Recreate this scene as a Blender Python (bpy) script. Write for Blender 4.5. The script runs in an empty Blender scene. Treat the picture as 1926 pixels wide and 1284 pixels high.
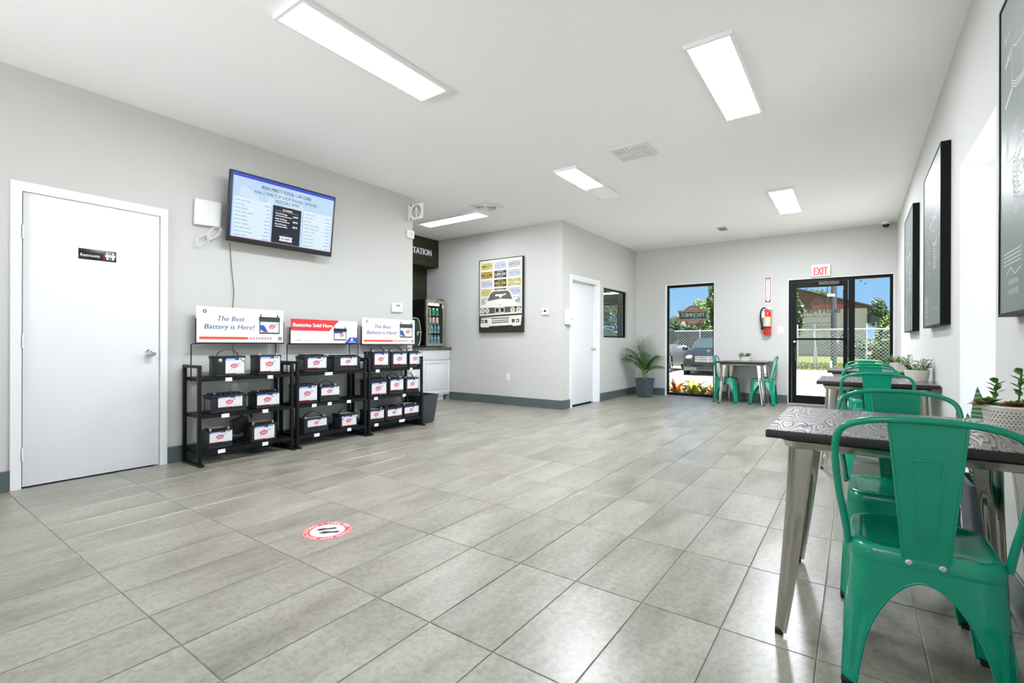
import bpy, bmesh, math, random
from math import pi, sin, cos, radians as R_
from mathutils import Vector, Matrix
random.seed(7)
C = bpy.context.scene.collection
scn = bpy.context.scene

# ------------------------------------------------------------------ camera
FPX, YAW, CY, ROLL, HC = 907.295, 0.618262, 644.842, 0.00326, 1.067
cd = bpy.data.cameras.new('camera'); cam = bpy.data.objects.new('camera', cd); C.objects.link(cam)
cd.sensor_width = 36; cd.lens = FPX/1926*36; cd.shift_y = (CY-642)/1926; cd.clip_end = 400; cd.clip_start = .02
fw = Vector((cos(YAW), sin(YAW), 0)); r0 = Vector((sin(YAW), -cos(YAW), 0)); u0 = Vector((0, 0, 1))
rt = r0*cos(ROLL)+u0*sin(ROLL); up = u0*cos(ROLL)-r0*sin(ROLL)
M = Matrix((rt, up, -fw)).transposed().to_4x4(); M.translation = (0, 0, HC); cam.matrix_world = M
scn.camera = cam
def P(px, py, ax, v):
    'the point of a wall / floor plane (world x, y or z = v) that a pixel of the photograph shows'
    d = fw+rt*((px-963)/FPX)-up*((py-CY)/FPX); o = Vector((0, 0, HC)); i = 'xyz'.index(ax)
    return o+d*((v-o[i])/d[i])
def proj(p):
    d = Vector(p)-Vector((0, 0, HC)); w = d.dot(fw)
    return (963+FPX*d.dot(rt)/w, CY-FPX*d.dot(up)/w, w)

# ------------------------------------------------------------------ world, sun, exposure
scn.view_settings.view_transform = 'Standard'; scn.view_settings.look = 'None'
scn.view_settings.gamma = 1; scn.view_settings.use_curve_mapping = False
scn.view_settings.exposure = 0.08
w = bpy.data.worlds.new('sky'); scn.world = w; w.use_nodes = True
nt = w.node_tree; nt.nodes.clear()
wo = nt.nodes.new('ShaderNodeOutputWorld'); bg = nt.nodes.new('ShaderNodeBackground')
tc = nt.nodes.new('ShaderNodeTexCoord'); sx = nt.nodes.new('ShaderNodeSeparateXYZ'); cr = nt.nodes.new('ShaderNodeValToRGB')
cr.color_ramp.elements[0].position = 0; cr.color_ramp.elements[0].color = (.42, .70, 1.0, 1)
cr.color_ramp.elements[1].position = .6; cr.color_ramp.elements[1].color = (.19, .40, .82, 1)
e_ = cr.color_ramp.elements.new(.12); e_.color = (.31, .60, .98, 1)
nt.links.new(tc.outputs['Generated'], sx.inputs[0]); nt.links.new(sx.outputs['Z'], cr.inputs[0])
nt.links.new(cr.outputs[0], bg.inputs[0]); nt.links.new(bg.outputs[0], wo.inputs[0]); bg.inputs[1].default_value = 1.0
sd = bpy.data.lights.new('sun', 'SUN'); sd.energy = 19; sd.angle = R_(1.0); sd.color = (1, .96, .9)
sun = bpy.data.objects.new('sun', sd); C.objects.link(sun)
sun.rotation_euler = Vector((-.12, -.12, .98)).to_track_quat('Z', 'Y').to_euler()
LAMP = 97.0
# added area lights behind the viewer, brightening the ceiling and far walls
def add_fill(loc, size, watts, tilt, spread=180):
    a = bpy.data.lights.new('fill_light', 'AREA'); a.shape = 'DISK'; a.size = size; a.energy = watts; a.spread = R_(spread); a.color = (.96, .98, 1)
    o = bpy.data.objects.new('fill_light', a); C.objects.link(o); o.location = loc; o.rotation_euler = tilt
def aim(v): return Vector(v).to_track_quat('-Z', 'Y').to_euler()
add_fill((-3.9, 3.3, 1.45), 1.4, 54, aim((.95, -.03, .34)), 80)
add_fill((-1.2, 2.45, 1.5), 1.2, 4, aim((.9, -.06, .75)), 120)

# ------------------------------------------------------------------ helpers
def srgb(h):
    h = h.lstrip('#'); o = []
    for i in (0, 2, 4):
        c = int(h[i:i+2], 16)/255; o.append(c/12.92 if c <= .04045 else ((c+.055)/1.055)**2.4)
    return (*o, 1)
MATS = {}
def mat(name, col, rough=.5, metal=0, spec=.5, emit=None, es=1, bump=None, var=None, trans=0, coat=0, ior=None, alpha=None):
    if name in MATS: return MATS[name]
    m = bpy.data.materials.new(name); m.use_nodes = True; n = m.node_tree; b = n.nodes['Principled BSDF']
    c = srgb(col) if isinstance(col, str) else (*col, 1)
    b.inputs['Base Color'].default_value = c; b.inputs['Roughness'].default_value = rough
    b.inputs['Metallic'].default_value = metal; b.inputs['Specular IOR Level'].default_value = spec
    if emit: b.inputs['Emission Color'].default_value = srgb(emit); b.inputs['Emission Strength'].default_value = es
    if trans: b.inputs['Transmission Weight'].default_value = trans
    if coat: b.inputs['Coat Weight'].default_value = coat; b.inputs['Coat Roughness'].default_value = .08
    if alpha: b.inputs['Alpha'].default_value = alpha
    if var or bump:
        t = n.nodes.new('ShaderNodeTexCoord'); no = n.nodes.new('ShaderNodeTexNoise'); n.links.new(t.outputs['Object'], no.inputs['Vector'])
        no.inputs['Scale'].default_value = (var or bump)[0]; no.inputs['Detail'].default_value = 6
        if var:
            mx = n.nodes.new('ShaderNodeMix'); mx.data_type = 'RGBA'; n.links.new(no.outputs['Fac'], mx.inputs[0])
            mx.inputs[6].default_value = c; mx.inputs[7].default_value = srgb(var[1])
            n.links.new(mx.outputs[2], b.inputs['Base Color'])
        if bump:
            n2 = n.nodes.new('ShaderNodeTexNoise'); n.links.new(t.outputs['Object'], n2.inputs['Vector']); n2.inputs['Scale'].default_value = bump[0]; n2.inputs['Detail'].default_value = 4
            bp = n.nodes.new('ShaderNodeBump'); bp.inputs['Strength'].default_value = bump[1]; bp.inputs['Distance'].default_value = .01
            n.links.new(n2.outputs['Fac'], bp.inputs['Height']); n.links.new(bp.outputs[0], b.inputs['Normal'])
    MATS[name] = m; return m

class MB:
    def __init__(s): s.bm = bmesh.new()
    def box(s, x0, x1, y0, y1, z0, z1, m=0, bev=0, seg=2):
        v = [s.bm.verts.new((x, y, z)) for x in (x0, x1) for y in (y0, y1) for z in (z0, z1)]
        F = []
        for q in ((0, 1, 3, 2), (4, 6, 7, 5), (0, 4, 5, 1), (2, 3, 7, 6), (0, 2, 6, 4), (1, 5, 7, 3)):
            f = s.bm.faces.new([v[i] for i in q]); f.material_index = m; F.append(f)
        if bev:
            E = list({e for f in F for e in f.edges})
            r = bmesh.ops.bevel(s.bm, geom=E, offset=bev, segments=seg, affect='EDGES', profile=.5)
            for f in r['faces']: f.material_index = m
        return s
    def loft(s, rings, m=0, closed=True, cap=True):
        R = [[s.bm.verts.new(p) for p in r] for r in rings]; n = len(R[0])
        for a, b in zip(R, R[1:]):
            for i in range(n if closed else n-1):
                j = (i+1) % n
                f = s.bm.faces.new((a[i], a[j], b[j], b[i])); f.material_index = m
        if cap and closed:
            for r in (R[0][::-1], R[-1]):
                f = s.bm.faces.new(r); f.material_index = m
        return s
    def prism(s, pts, ax, d0, d1, m=0):
        'polygon extruded along ax; pts are the two other coordinates in order'
        def mk(p, d): return {'x': (d, p[0], p[1]), 'y': (p[0], d, p[1]), 'z': (p[0], p[1], d)}[ax]
        return s.loft([[mk(p, d0) for p in pts], [mk(p, d1) for p in pts]], m)
    def tube(s, pts, r, n=8, m=0, closed=False, cap=True):
        pts = [Vector(p) for p in pts]; N = len(pts); rings = []; prev = None
        for i, p in enumerate(pts):
            if closed: t = pts[(i+1) % N]-pts[i-1]
            else: t = pts[min(i+1, N-1)]-pts[max(i-1, 0)]
            t.normalize()
            if prev is None: a = Vector((0, 0, 1)) if abs(t.z) < .9 else Vector((1, 0, 0)); x = t.cross(a).normalized()
            else:
                x = (prev-t*prev.dot(t))
                x = x.normalized() if x.length > 1e-6 else t.orthogonal().normalized()
            prev = x; y = t.cross(x); rr = r[i] if isinstance(r, (list, tuple)) else r
            rings.append([p+x*(rr*cos(2*pi*k/n))+y*(rr*sin(2*pi*k/n)) for k in range(n)])
        if closed: rings.append(rings[0])
        return s.loft(rings, m, True, cap and not closed)
    def lathe(s, prof, c=(0, 0, 0), n=20, m=0, ax='z', cap=True):
        rings = []
        for r, z in prof:
            ring = []
            for k in range(n):
                a = 2*pi*k/n; p = (r*cos(a), r*sin(a), z)
                if ax == 'x': p = (z, r*cos(a), r*sin(a))
                if ax == 'y': p = (r*sin(a), z, r*cos(a))
                ring.append((p[0]+c[0], p[1]+c[1], p[2]+c[2]))
            rings.append(ring)
        return s.loft(rings, m, True, cap)
    def poly(s, pts, m=0):
        f = s.bm.faces.new([s.bm.verts.new(p) for p in pts]); f.material_index = m; return s
    def sphere(s, c, r, m=0, sc=(1, 1, 1), seg=12):
        rr = bmesh.ops.create_uvsphere(s.bm, u_segments=seg, v_segments=max(6, seg*2//3), radius=r)
        for v in rr['verts']: v.co = Vector((v.co.x*sc[0], v.co.y*sc[1], v.co.z*sc[2]))+Vector(c)
        for f in {f for v in rr['verts'] for f in v.link_faces}: f.material_index = m
        return s
def root_matrix(p):
    Mx = Matrix.Identity(4)
    while p: Mx = p.matrix_basis @ Mx; p = p.parent
    return Mx
def link_mesh(name, me, mats, parent=None, local=False, smooth=True):
    for m in (mats if isinstance(mats, (list, tuple)) else [mats]): me.materials.append(m)
    if smooth: me.shade_smooth(); me.set_sharp_from_angle(angle=R_(38))
    o = bpy.data.objects.new(name, me); C.objects.link(o)
    if parent:
        o.parent = parent
        if not local: me.transform(root_matrix(parent).inverted())
    return o
def obj(name, mb, mats, parent=None, local=False, smooth=True):
    me = bpy.data.meshes.new(name); bmesh.ops.recalc_face_normals(mb.bm, faces=mb.bm.faces); mb.bm.to_mesh(me); mb.bm.free()
    return link_mesh(name, me, mats, parent, local, smooth)
def tag(o, label=None, cat=None, group=None, kind=None):
    if label: o['label'] = label
    if cat: o['category'] = cat
    if group: o['group'] = group
    if kind: o['kind'] = kind
    return o
def thing(name, label, cat, loc=(0, 0, 0), rz=0, group=None):
    o = bpy.data.objects.new(name, None); C.objects.link(o); o.location = loc; o.rotation_euler = (0, 0, rz); o.empty_display_size = .05
    return tag(o, label, cat, group)
def struct(name, mb, mats, label, cat, smooth=False):
    return tag(obj(name, mb, mats, smooth=smooth), label, cat, kind='structure')
def dup(o, parent=None, loc=None, rz=None, label=None, group=None):
    c = o.copy(); C.objects.link(c)
    if parent: c.parent = parent
    if loc is not None: c.location = loc
    if rz is not None: c.rotation_euler = (0, 0, rz)
    if label: c['label'] = label
    if group: c['group'] = group
    for ch in list(o.children): dup(ch, c)
    return c
def catmull(pts, n=6):
    pts = [Vector(p) for p in pts]; q = [2*pts[0]-pts[1]]+pts+[2*pts[-1]-pts[-2]]; out = []
    for i in range(1, len(q)-2):
        for k in range(n):
            t = k/n; a, b, c, d = q[i-1:i+3]
            out.append(.5*((2*b)+(c-a)*t+(2*a-5*b+4*c-d)*t*t+(3*b-a-3*c+d)*t**3))
    out.append(pts[-1]); return out

class Ink:
    'flat print: coloured shapes in a (u, v) plane, thin layers over each other, linked as one mesh'
    def __init__(s, step=.0004): s.F = []; s.mats = []; s.step = step
    def mi(s, m):
        if m not in s.mats: s.mats.append(m)
        return s.mats.index(m)
    def poly(s, pts, m, l=1): s.F.append(([tuple(p) for p in pts], s.mi(m), l))
    def rect(s, u0, u1, v0, v1, m, l=1): s.poly([(u0, v0), (u1, v0), (u1, v1), (u0, v1)], m, l)
    def disc(s, u, v, ru, rv, m, l=1, n=28, a0=0, a1=2*pi):
        full = abs(a1-a0-2*pi) < 1e-6
        s.poly([(u+ru*cos(a0+(a1-a0)*k/(n if full else n-1)), v+rv*sin(a0+(a1-a0)*k/(n if full else n-1))) for k in range(n)], m, l)
    def line(s, pts, w, m, l=1, closed=False):
        pts = [Vector(p) for p in pts]
        if closed: pts.append(pts[0])
        for a, b in zip(pts, pts[1:]):
            d = b-a
            if d.length < 1e-7: continue
            n = Vector((-d.y, d.x)).normalized()*w/2; e = d.normalized()*w*.3
            s.poly([a-e-n, b+e-n, b+e+n, a-e+n], m, l)
    def ring(s, u, v, r, w, m, l=1, n=32): s.line([(u+r*cos(2*pi*k/n), v+r*sin(2*pi*k/n)) for k in range(n)], w, m, l, True)
    def text(s, t, u, v, h, m, l=2, w=None, al='c', shear=0, bold=0, rot=0):
        cu = bpy.data.curves.new('t', 'FONT'); cu.body = t; cu.size = 1; cu.shear = shear; cu.resolution_u = 2
        o = bpy.data.objects.new('t', cu); me = bpy.data.meshes.new_from_object(o)
        xs = [q.co.x for q in me.vertices]
        if not xs: return
        x0, x1 = min(xs), max(xs); k = h/.70; kx = k if w is None else w/(x1-x0)
        off = {'c': (x0+x1)/2, 'l': x0, 'r': x1}[al]; mi = s.mi(m); cr_, sr_ = cos(rot), sin(rot)
        for p in me.polygons:
            pts = []
            for i in p.vertices:
                a, b = (me.vertices[i].co.x-off)*kx, me.vertices[i].co.y*k
                pts.append((u+a*cr_-b*sr_, v+a*sr_+b*cr_))
            for q_, e_ in (((0, 0),) if not bold else ((-1, 0), (1, .05), (0, .1))):
                dx = q_*bold*k*1.3; s.F.append(([(p_[0]+dx*cr_, p_[1]+dx*sr_) for p_ in pts], mi, l+e_))
        bpy.data.objects.remove(o); bpy.data.curves.remove(cu); bpy.data.meshes.remove(me)
    def build(s, name, o, U, V, parent=None, local=False):
        o, U, V = Vector(o), Vector(U), Vector(V); N = U.cross(V)
        vs, fs, mi = [], [], []
        for pts, m, l in s.F:
            b = len(vs); vs += [o+U*p[0]+V*p[1]+N*(l*s.step) for p in pts]
            fs.append(list(range(b, b+len(pts)))); mi.append(m)
        me = bpy.data.meshes.new(name); me.from_pydata(vs, [], fs); me.polygons.foreach_set('material_index', mi)
        ob = link_mesh(name, me, s.mats, parent, local, smooth=False)
        # every face looks towards N
        bm = bmesh.new(); bm.from_mesh(me); Nl = N if local or not parent else root_matrix(parent).inverted().to_3x3() @ N
        for f in bm.faces:
            if f.normal.dot(Nl) < 0: f.normal_flip()
        bm.to_mesh(me); bm.free(); return ob

# ------------------------------------------------------------------ materials
M_wall = mat('wall_paint', '#cacac6', .75, spec=.25, bump=(90, .04))
M_ceil = mat('ceiling_paint', '#f4f4f4', .85, spec=.2, bump=(30, .03))
M_white = mat('white_trim_paint', '#ecedee', .45)
M_door = mat('white_door_paint', '#e8e9ea', .5)
M_base = mat('slate_baseboard', '#4b5859', .4, var=(4, '#5a6869'))
M_black = mat('black_metal', '#15171a', .4)
M_alu = mat('black_aluminium', '#030404', .5, spec=.18)
M_blackp = mat('black_plastic', '#1c1e20', .45)
M_chrome = mat('chrome', '#dfe2e6', .15, 1)
M_steel = mat('brushed_steel', '#c8c2b0', .3, 1)
M_gun = mat('raw_steel', '#c2c0b8', .15, 1, var=(7, '#9c9a92'))
M_green = mat('green_enamel', '#008c6e', .2, spec=.5)
M_rubber = mat('black_rubber', '#121212', .7)
M_lamp = mat('lit_panel', '#ffffff', .5, emit='#f3f7ff', es=LAMP)
M_plastic = mat('white_plastic', '#e9e9e6', .4)
def glass(name, tint, rough=0.0):
    m = bpy.data.materials.new(name); m.use_nodes = True; n = m.node_tree; n.nodes.clear()
    o = n.nodes.new('ShaderNodeOutputMaterial'); mx = n.nodes.new('ShaderNodeMixShader'); tr = n.nodes.new('ShaderNodeBsdfTransparent'); gl = n.nodes.new('ShaderNodeBsdfGlossy')
    fr = n.nodes.new('ShaderNodeFresnel'); fr.inputs[0].default_value = 1.45
    tr.inputs[0].default_value = (*tint, 1); gl.inputs[1].default_value = rough
    ge = n.nodes.new('ShaderNodeNewGeometry'); fb_ = n.nodes.new('ShaderNodeMath'); fb_.operation = 'SUBTRACT'; fb_.inputs[0].default_value = 1; n.links.new(ge.outputs['Backfacing'], fb_.inputs[1])
    mu = n.nodes.new('ShaderNodeMath'); mu.operation = 'MULTIPLY'; n.links.new(fr.outputs[0], mu.inputs[0]); n.links.new(fb_.outputs[0], mu.inputs[1])
    n.links.new(mu.outputs[0], mx.inputs[0]); n.links.new(tr.outputs[0], mx.inputs[1]); n.links.new(gl.outputs[0], mx.inputs[2]); n.links.new(mx.outputs[0], o.inputs[0])
    MATS[name] = m; return m
M_glass = glass('window_glass', (.93, .96, .95)); M_glass2 = glass('grey_glass', (.90, .94, .92))
def floor_mat():
    m = bpy.data.materials.new('stone_tile'); m.use_nodes = True; n = m.node_tree; b = n.nodes['Principled BSDF']; L = n.links.new
    t = n.nodes.new('ShaderNodeTexCoord'); oi = n.nodes.new('ShaderNodeObjectInfo')
    ad = n.nodes.new('ShaderNodeVectorMath'); ad.operation = 'ADD'
    ml = n.nodes.new('ShaderNodeMath'); ml.operation = 'MULTIPLY'; ml.inputs[1].default_value = 37
    L(oi.outputs['Random'], ml.inputs[0]); L(t.outputs['Object'], ad.inputs[0]); L(ml.outputs[0], ad.inputs[1])
    def noise(sc, det, vec, ro=.6):
        q = n.nodes.new('ShaderNodeTexNoise'); q.inputs['Scale'].default_value = sc; q.inputs['Detail'].default_value = det; q.inputs['Roughness'].default_value = ro; L(vec, q.inputs['Vector']); return q.outputs['Fac']
    mp = n.nodes.new('ShaderNodeMapping'); mp.inputs['Scale'].default_value = (.45, 1.6, 1); L(ad.outputs[0], mp.inputs[0])
    big = noise(3.2, 5, mp.outputs[0]); fine = noise(42, 6, ad.outputs[0], .7)
    r1 = n.nodes.new('ShaderNodeValToRGB'); e = r1.color_ramp.elements
    e[0].position = .3; e[0].color = srgb('#7a7667'); e[1].position = .72; e[1].color = srgb('#a7a496')
    q = e.new(.5); q.color = srgb('#949084'); L(big, r1.inputs[0])
    r2 = n.nodes.new('ShaderNodeValToRGB'); e = r2.color_ramp.elements; e[0].position = .34; e[0].color = (.60, .58, .55, 1); e[1].position = .58; e[1].color = (1, 1, 1, 1); L(fine, r2.inputs[0])
    mx = n.nodes.new('ShaderNodeMix'); mx.data_type = 'RGBA'; mx.blend_type = 'MULTIPLY'; mx.inputs[0].default_value = .7
    L(r1.outputs[0], mx.inputs[6]); L(r2.outputs[0], mx.inputs[7])
    hv = n.nodes.new('ShaderNodeHueSaturation'); mr = n.nodes.new('ShaderNodeMapRange'); L(oi.outputs['Random'], mr.inputs[0]); mr.inputs[3].default_value = .94; mr.inputs[4].default_value = 1.05
    L(mr.outputs[0], hv.inputs['Value']); L(mx.outputs[2], hv.inputs['Color']); L(hv.outputs[0], b.inputs['Base Color'])
    r3 = n.nodes.new('ShaderNodeMapRange'); L(big, r3.inputs[0]); r3.inputs[3].default_value = .285; r3.inputs[4].default_value = .35; L(r3.outputs[0], b.inputs['Roughness'])
    bp = n.nodes.new('ShaderNodeBump'); bp.inputs['Strength'].default_value = .08; bp.inputs['Distance'].default_value = .004; L(noise(14, 3, ad.outputs[0]), bp.inputs['Height']); L(bp.outputs[0], b.inputs['Normal'])
    b.inputs['Specular IOR Level'].default_value = .7
    return m
M_tile = floor_mat()
M_grout = mat('pale_grout', '#d2d1c6', .8, var=(2, '#77756c'))
def wood_top():
    m = bpy.data.materials.new('weathered_wood_top'); m.use_nodes = True; n = m.node_tree; b = n.nodes['Principled BSDF']; L = n.links.new
    t = n.nodes.new('ShaderNodeTexCoord'); oi = n.nodes.new('ShaderNodeObjectInfo')
    ml = n.nodes.new('ShaderNodeMath'); ml.operation = 'MULTIPLY'; ml.inputs[1].default_value = 11; L(oi.outputs['Random'], ml.inputs[0])
    sx = n.nodes.new('ShaderNodeSeparateXYZ'); L(t.outputs['Object'], sx.inputs[0])
    # boards 0.2 m wide run along x; each shifts its own grain
    fl = n.nodes.new('ShaderNodeMath'); fl.operation = 'MULTIPLY'; fl.inputs[1].default_value = 5; L(sx.outputs['Y'], fl.inputs[0])
    f2 = n.nodes.new('ShaderNodeMath'); f2.operation = 'FLOOR'; L(fl.outputs[0], f2.inputs[0])
    m3 = n.nodes.new('ShaderNodeMath'); m3.operation = 'MULTIPLY_ADD'; m3.inputs[1].default_value = 3.7; L(f2.outputs[0], m3.inputs[0]); L(ml.outputs[0], m3.inputs[2])
    cb = n.nodes.new('ShaderNodeCombineXYZ'); L(sx.outputs['X'], cb.inputs[0]); L(sx.outputs['Y'], cb.inputs[1]); L(m3.outputs[0], cb.inputs[2])
    mp = n.nodes.new('ShaderNodeMapping'); mp.inputs['Scale'].default_value = (.6, 3.8, 1); L(cb.outputs[0], mp.inputs[0])
    no = n.nodes.new('ShaderNodeTexNoise'); no.inputs['Scale'].default_value = 1.7; no.inputs['Detail'].default_value = 2.5; no.inputs['Roughness'].default_value = .45; L(mp.outputs[0], no.inputs['Vector'])
    k = n.nodes.new('ShaderNodeMath'); k.operation = 'MULTIPLY'; k.inputs[1].default_value = 34; L(no.outputs['Fac'], k.inputs[0])
    fr = n.nodes.new('ShaderNodeMath'); fr.operation = 'FRACT'; L(k.outputs[0], fr.inputs[0])
    rp = n.nodes.new('ShaderNodeValToRGB'); e = rp.color_ramp.elements
    e[0].position = .0; e[0].color = srgb('#1d1a19'); e[1].position = 1; e[1].color = srgb('#4f4845')
    q = e.new(.16); q.color = srgb('#231f1d'); q = e.new(.26); q.color = srgb('#857a73'); q = e.new(.8); q.color = srgb('#6f645e')
    L(fr.outputs[0], rp.inputs[0]); L(rp.outputs[0], b.inputs['Base Color'])
    bp = n.nodes.new('ShaderNodeBump'); bp.inputs['Strength'].default_value = .35; bp.inputs['Distance'].default_value = .002; L(rp.outputs[0], bp.inputs['Height']); L(bp.outputs[0], b.inputs['Normal'])
    rr_ = n.nodes.new('ShaderNodeMapRange'); L(rp.outputs[0], rr_.inputs[0]); rr_.inputs[1].default_value = .02; rr_.inputs[2].default_value = .16; rr_.inputs[3].default_value = .75; rr_.inputs[4].default_value = .22; L(rr_.outputs[0], b.inputs['Roughness'])
    b.inputs['Roughness'].default_value = .27; b.inputs['Specular IOR Level'].default_value = .85
    return m
M_wood = wood_top()
M_edge = mat('charred_wood_edge', '#121110', .5, var=(12, '#1e1b1a'))
def leafmat(name, a, b_): return mat(name, a, .45, var=(9, b_), spec=.4)

# ================================================================== STRUCTURE
H = 3.04; YL = 4.917; YM = 3.832; YR = -.539; XB = 6.776; XF = 9.956; XE = 4.57; XBACK = -4.2; YA = 6.9
def wall_panel(u_br, z_br, holes, ax, d0, d1):
    'a wall slab between d0 and d1 along ax with rectangular holes (u0,u1,z0,z1), as one closed mesh'
    us = sorted(set([*u_br]+[h[0] for h in holes]+[h[1] for h in holes])); zs = sorted(set([*z_br]+[h[2] for h in holes]+[h[3] for h in holes]))
    mb = MB(); V = {}
    def vert(i, j, k):
        if (i, j, k) not in V:
            d = (d0, d1)[k]; V[(i, j, k)] = mb.bm.verts.new((d, us[i], zs[j]) if ax == 'x' else (us[i], d, zs[j]))
        return V[(i, j, k)]
    def solid(i, j):
        if not (0 <= i < len(us)-1 and 0 <= j < len(zs)-1): return False
        u, z = (us[i]+us[i+1])/2, (zs[j]+zs[j+1])/2
        return not any(h[0] < u < h[1] and h[2] < z < h[3] for h in holes)
    for i in range(len(us)-1):
        for j in range(len(zs)-1):
            if not solid(i, j): continue
            for k in (0, 1): mb.bm.faces.new([vert(i, j, k), vert(i+1, j, k), vert(i+1, j+1, k), vert(i, j+1, k)])
            for di, dj, a, b in ((-1, 0, (i, j), (i, j+1)), (1, 0, (i+1, j), (i+1, j+1)), (0, -1, (i, j), (i+1, j)), (0, 1, (i, j+1), (i+1, j+1))):
                if not solid(i+di, j+dj): mb.bm.faces.new([vert(*a, 0), vert(*b, 0), vert(*b, 1), vert(*a, 1)])
    return mb
# openings
D1 = (.79, 1.636); D1Z = 2.15            # restroom door leaf
D2 = (7.10, 8.06); D2Z = 2.13
W3 = (8.335, 9.50, 1.178, 2.115)         # inner window of the side room
FW = (2.235, 3.20, .0, 2.275)            # tall window in far wall
FD = (-.515, .99, .0, 2.225)             # entrance
GW = (4.23, 6.35, .35, 1.955)            # side room window to the car park
RW = [(3.17, 4.115), (7.94, 8.83), (.1, 1.05), (-3.1, -2.1)]  # third opening is out of view, added to light the nearest chair
RWZ = (0, 2.19)
struct('floor', MB().box(XBACK, XE, YR-.3, YL, -.05, -.004).box(XE, XB, YR-.3, YA, -.05, -.004).box(XB, XF+.12, YR-.3, YM, -.05, -.004), [M_grout], 'grey stone tile floor with pale grout of the whole waiting room', 'floor')
FLOOR = bpy.data.objects['floor']
struct('ceiling', MB().box(XBACK-.1, XF+.12, YR-.4, YA+.3, H, H+.12), [M_ceil], 'smooth white painted ceiling with recessed light panels', 'ceiling')
struct('wall_left', wall_panel((XBACK, XE), (-.05, H), [(D1[0]-.012, D1[1]+.012, -.05, D1Z+.012)], 'y', YL, YL+.14), [M_wall], 'grey wall that carries the television and the restroom door', 'wall')
struct('wall_alcove_left', MB().box(XE-.12, XE, YL+.14, YA+.12, -.05, H), [M_wall], 'grey side wall of the coffee alcove hidden behind the television wall', 'wall')
struct('wall_alcove_back', MB().box(XE, XB, YA, YA+.12, -.05, H), [M_wall], 'grey wall behind the coffee counter', 'wall')
struct('wall_middle', MB().box(XB, XB+.12, YM+.12, YA+.12, -.05, H), [M_wall], 'warm grey wall with the framed car poster', 'wall')
struct('wall_office', wall_panel((XB, XF), (-.05, H), [(D2[0]-.01, D2[1]+.01, -.05, D2Z+.01), W3], 'y', YM, YM+.12), [M_wall], 'grey wall with white office door and small dark framed window', 'wall')
struct('wall_far', wall_panel((YR-.3, 7.2), (-.05, H), [FW, FD, GW], 'x', XF, XF+.16), [M_wall], 'grey end wall with the entrance door and tall window', 'wall')
struct('wall_right', wall_panel((XBACK, XF), (-.05, H), [(a, b, RWZ[0], RWZ[1]) for a, b in RW], 'y', YR-.3, YR), [M_wall], 'grey right wall with deep white window reveals and framed prints', 'wall')
struct('wall_leak_block', MB().box(-.2, 3, YL+1.2, YL+1.3, -.05, H).box(-.3, -.2, YL+.14, YL+1.3, -.05, H).box(3, 3.1, YL+.14, YL+1.3, -.05, H).box(-.3, 3.1, YL+.14, YL+1.3, -.1, -.05), [M_wall], 'unseen box added behind the closed door to block leaking light', 'wall')  # added closure, keeps sky light from glowing through the door gap
struct('wall_back', MB().box(XBACK-.12, XBACK, YR-.3, YL+.14, -.05, H), [M_wall], 'grey wall behind the viewer', 'wall')
# white linings of the window reveals
def lining(name, a, b, z0, z1, ax, d0, d1, label, bottom=True):
    t = .012; mb = MB()
    def bx(u0, u1, p, q): mb.box(u0, u1, d0, d1, p, q) if ax == 'y' else mb.box(d0, d1, u0, u1, p, q)
    bx(a, a+t, z0, z1); bx(b-t, b, z0, z1); bx(a+t, b-t, z1-t, z1)
    if bottom: bx(a+t, b-t, z0, z0+t)
    return tag(obj(name, mb, [M_white], smooth=False), label, 'window reveal', kind='structure')
for i, (a, b) in enumerate(RW):
    lining(f'trim_{i+1}', a, b, RWZ[0], RWZ[1], 'y', YR-.3, YR, ['white reveal of the tall right wall window beside the snake plant', 'white reveal of the far right wall window by the entrance', 'white reveal of the unseen window added before the nearest print', 'white reveal of the window furthest behind the viewer'][i], False)
lining('trim_5', FW[0], FW[1], FW[2], FW[3], 'x', XF-.001, XF+.16, 'white reveal round the tall window with the badge decal', False)
lining('trim_6', FD[0], FD[1], FD[2], FD[3], 'x', XF-.001, XF+.08, 'thin white trim round the entrance doorway', False)

# floor tiles
TX, TY, X0, Y0 = .61037, .30463, 2.5417, 1.3210
zones = [(XBACK, XE, YR, YL), (XE, XB, YR, YA), (XB, XF, YR, YM)]
pieces = []; g = .0022
for i in range(-14, 14):
    for j in range(-20, 10):
        x1 = X0-i*TX; x0 = x1-TX; y1 = Y0-j*TY; y0 = y1-TY
        for zx0, zx1, zy0, zy1 in zones:
            a0, a1, b0, b1 = max(x0+g, zx0), min(x1-g, zx1), max(y0+g, zy0), min(y1-g, zy1)
            if a1-a0 > .012 and b1-b0 > .012:
                A = 0; cs = [(a0, b0), (a1, b0), (a1, b1), (a0, b1)]; pr = [proj((x, y, 0)) for x, y in cs]
                if all(p[2] > .25 for p in pr) and any(-20 < p[0] < 1946 and p[1] < 1300 for p in pr):
                    A = abs(sum(pr[k][0]*pr[(k+1) % 4][1]-pr[(k+1) % 4][0]*pr[k][1] for k in range(4)))/2
                pieces.append((A, a0, a1, b0, b1))
pieces.sort(key=lambda p: -p[0]); cache = {}; rest = MB()
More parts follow.
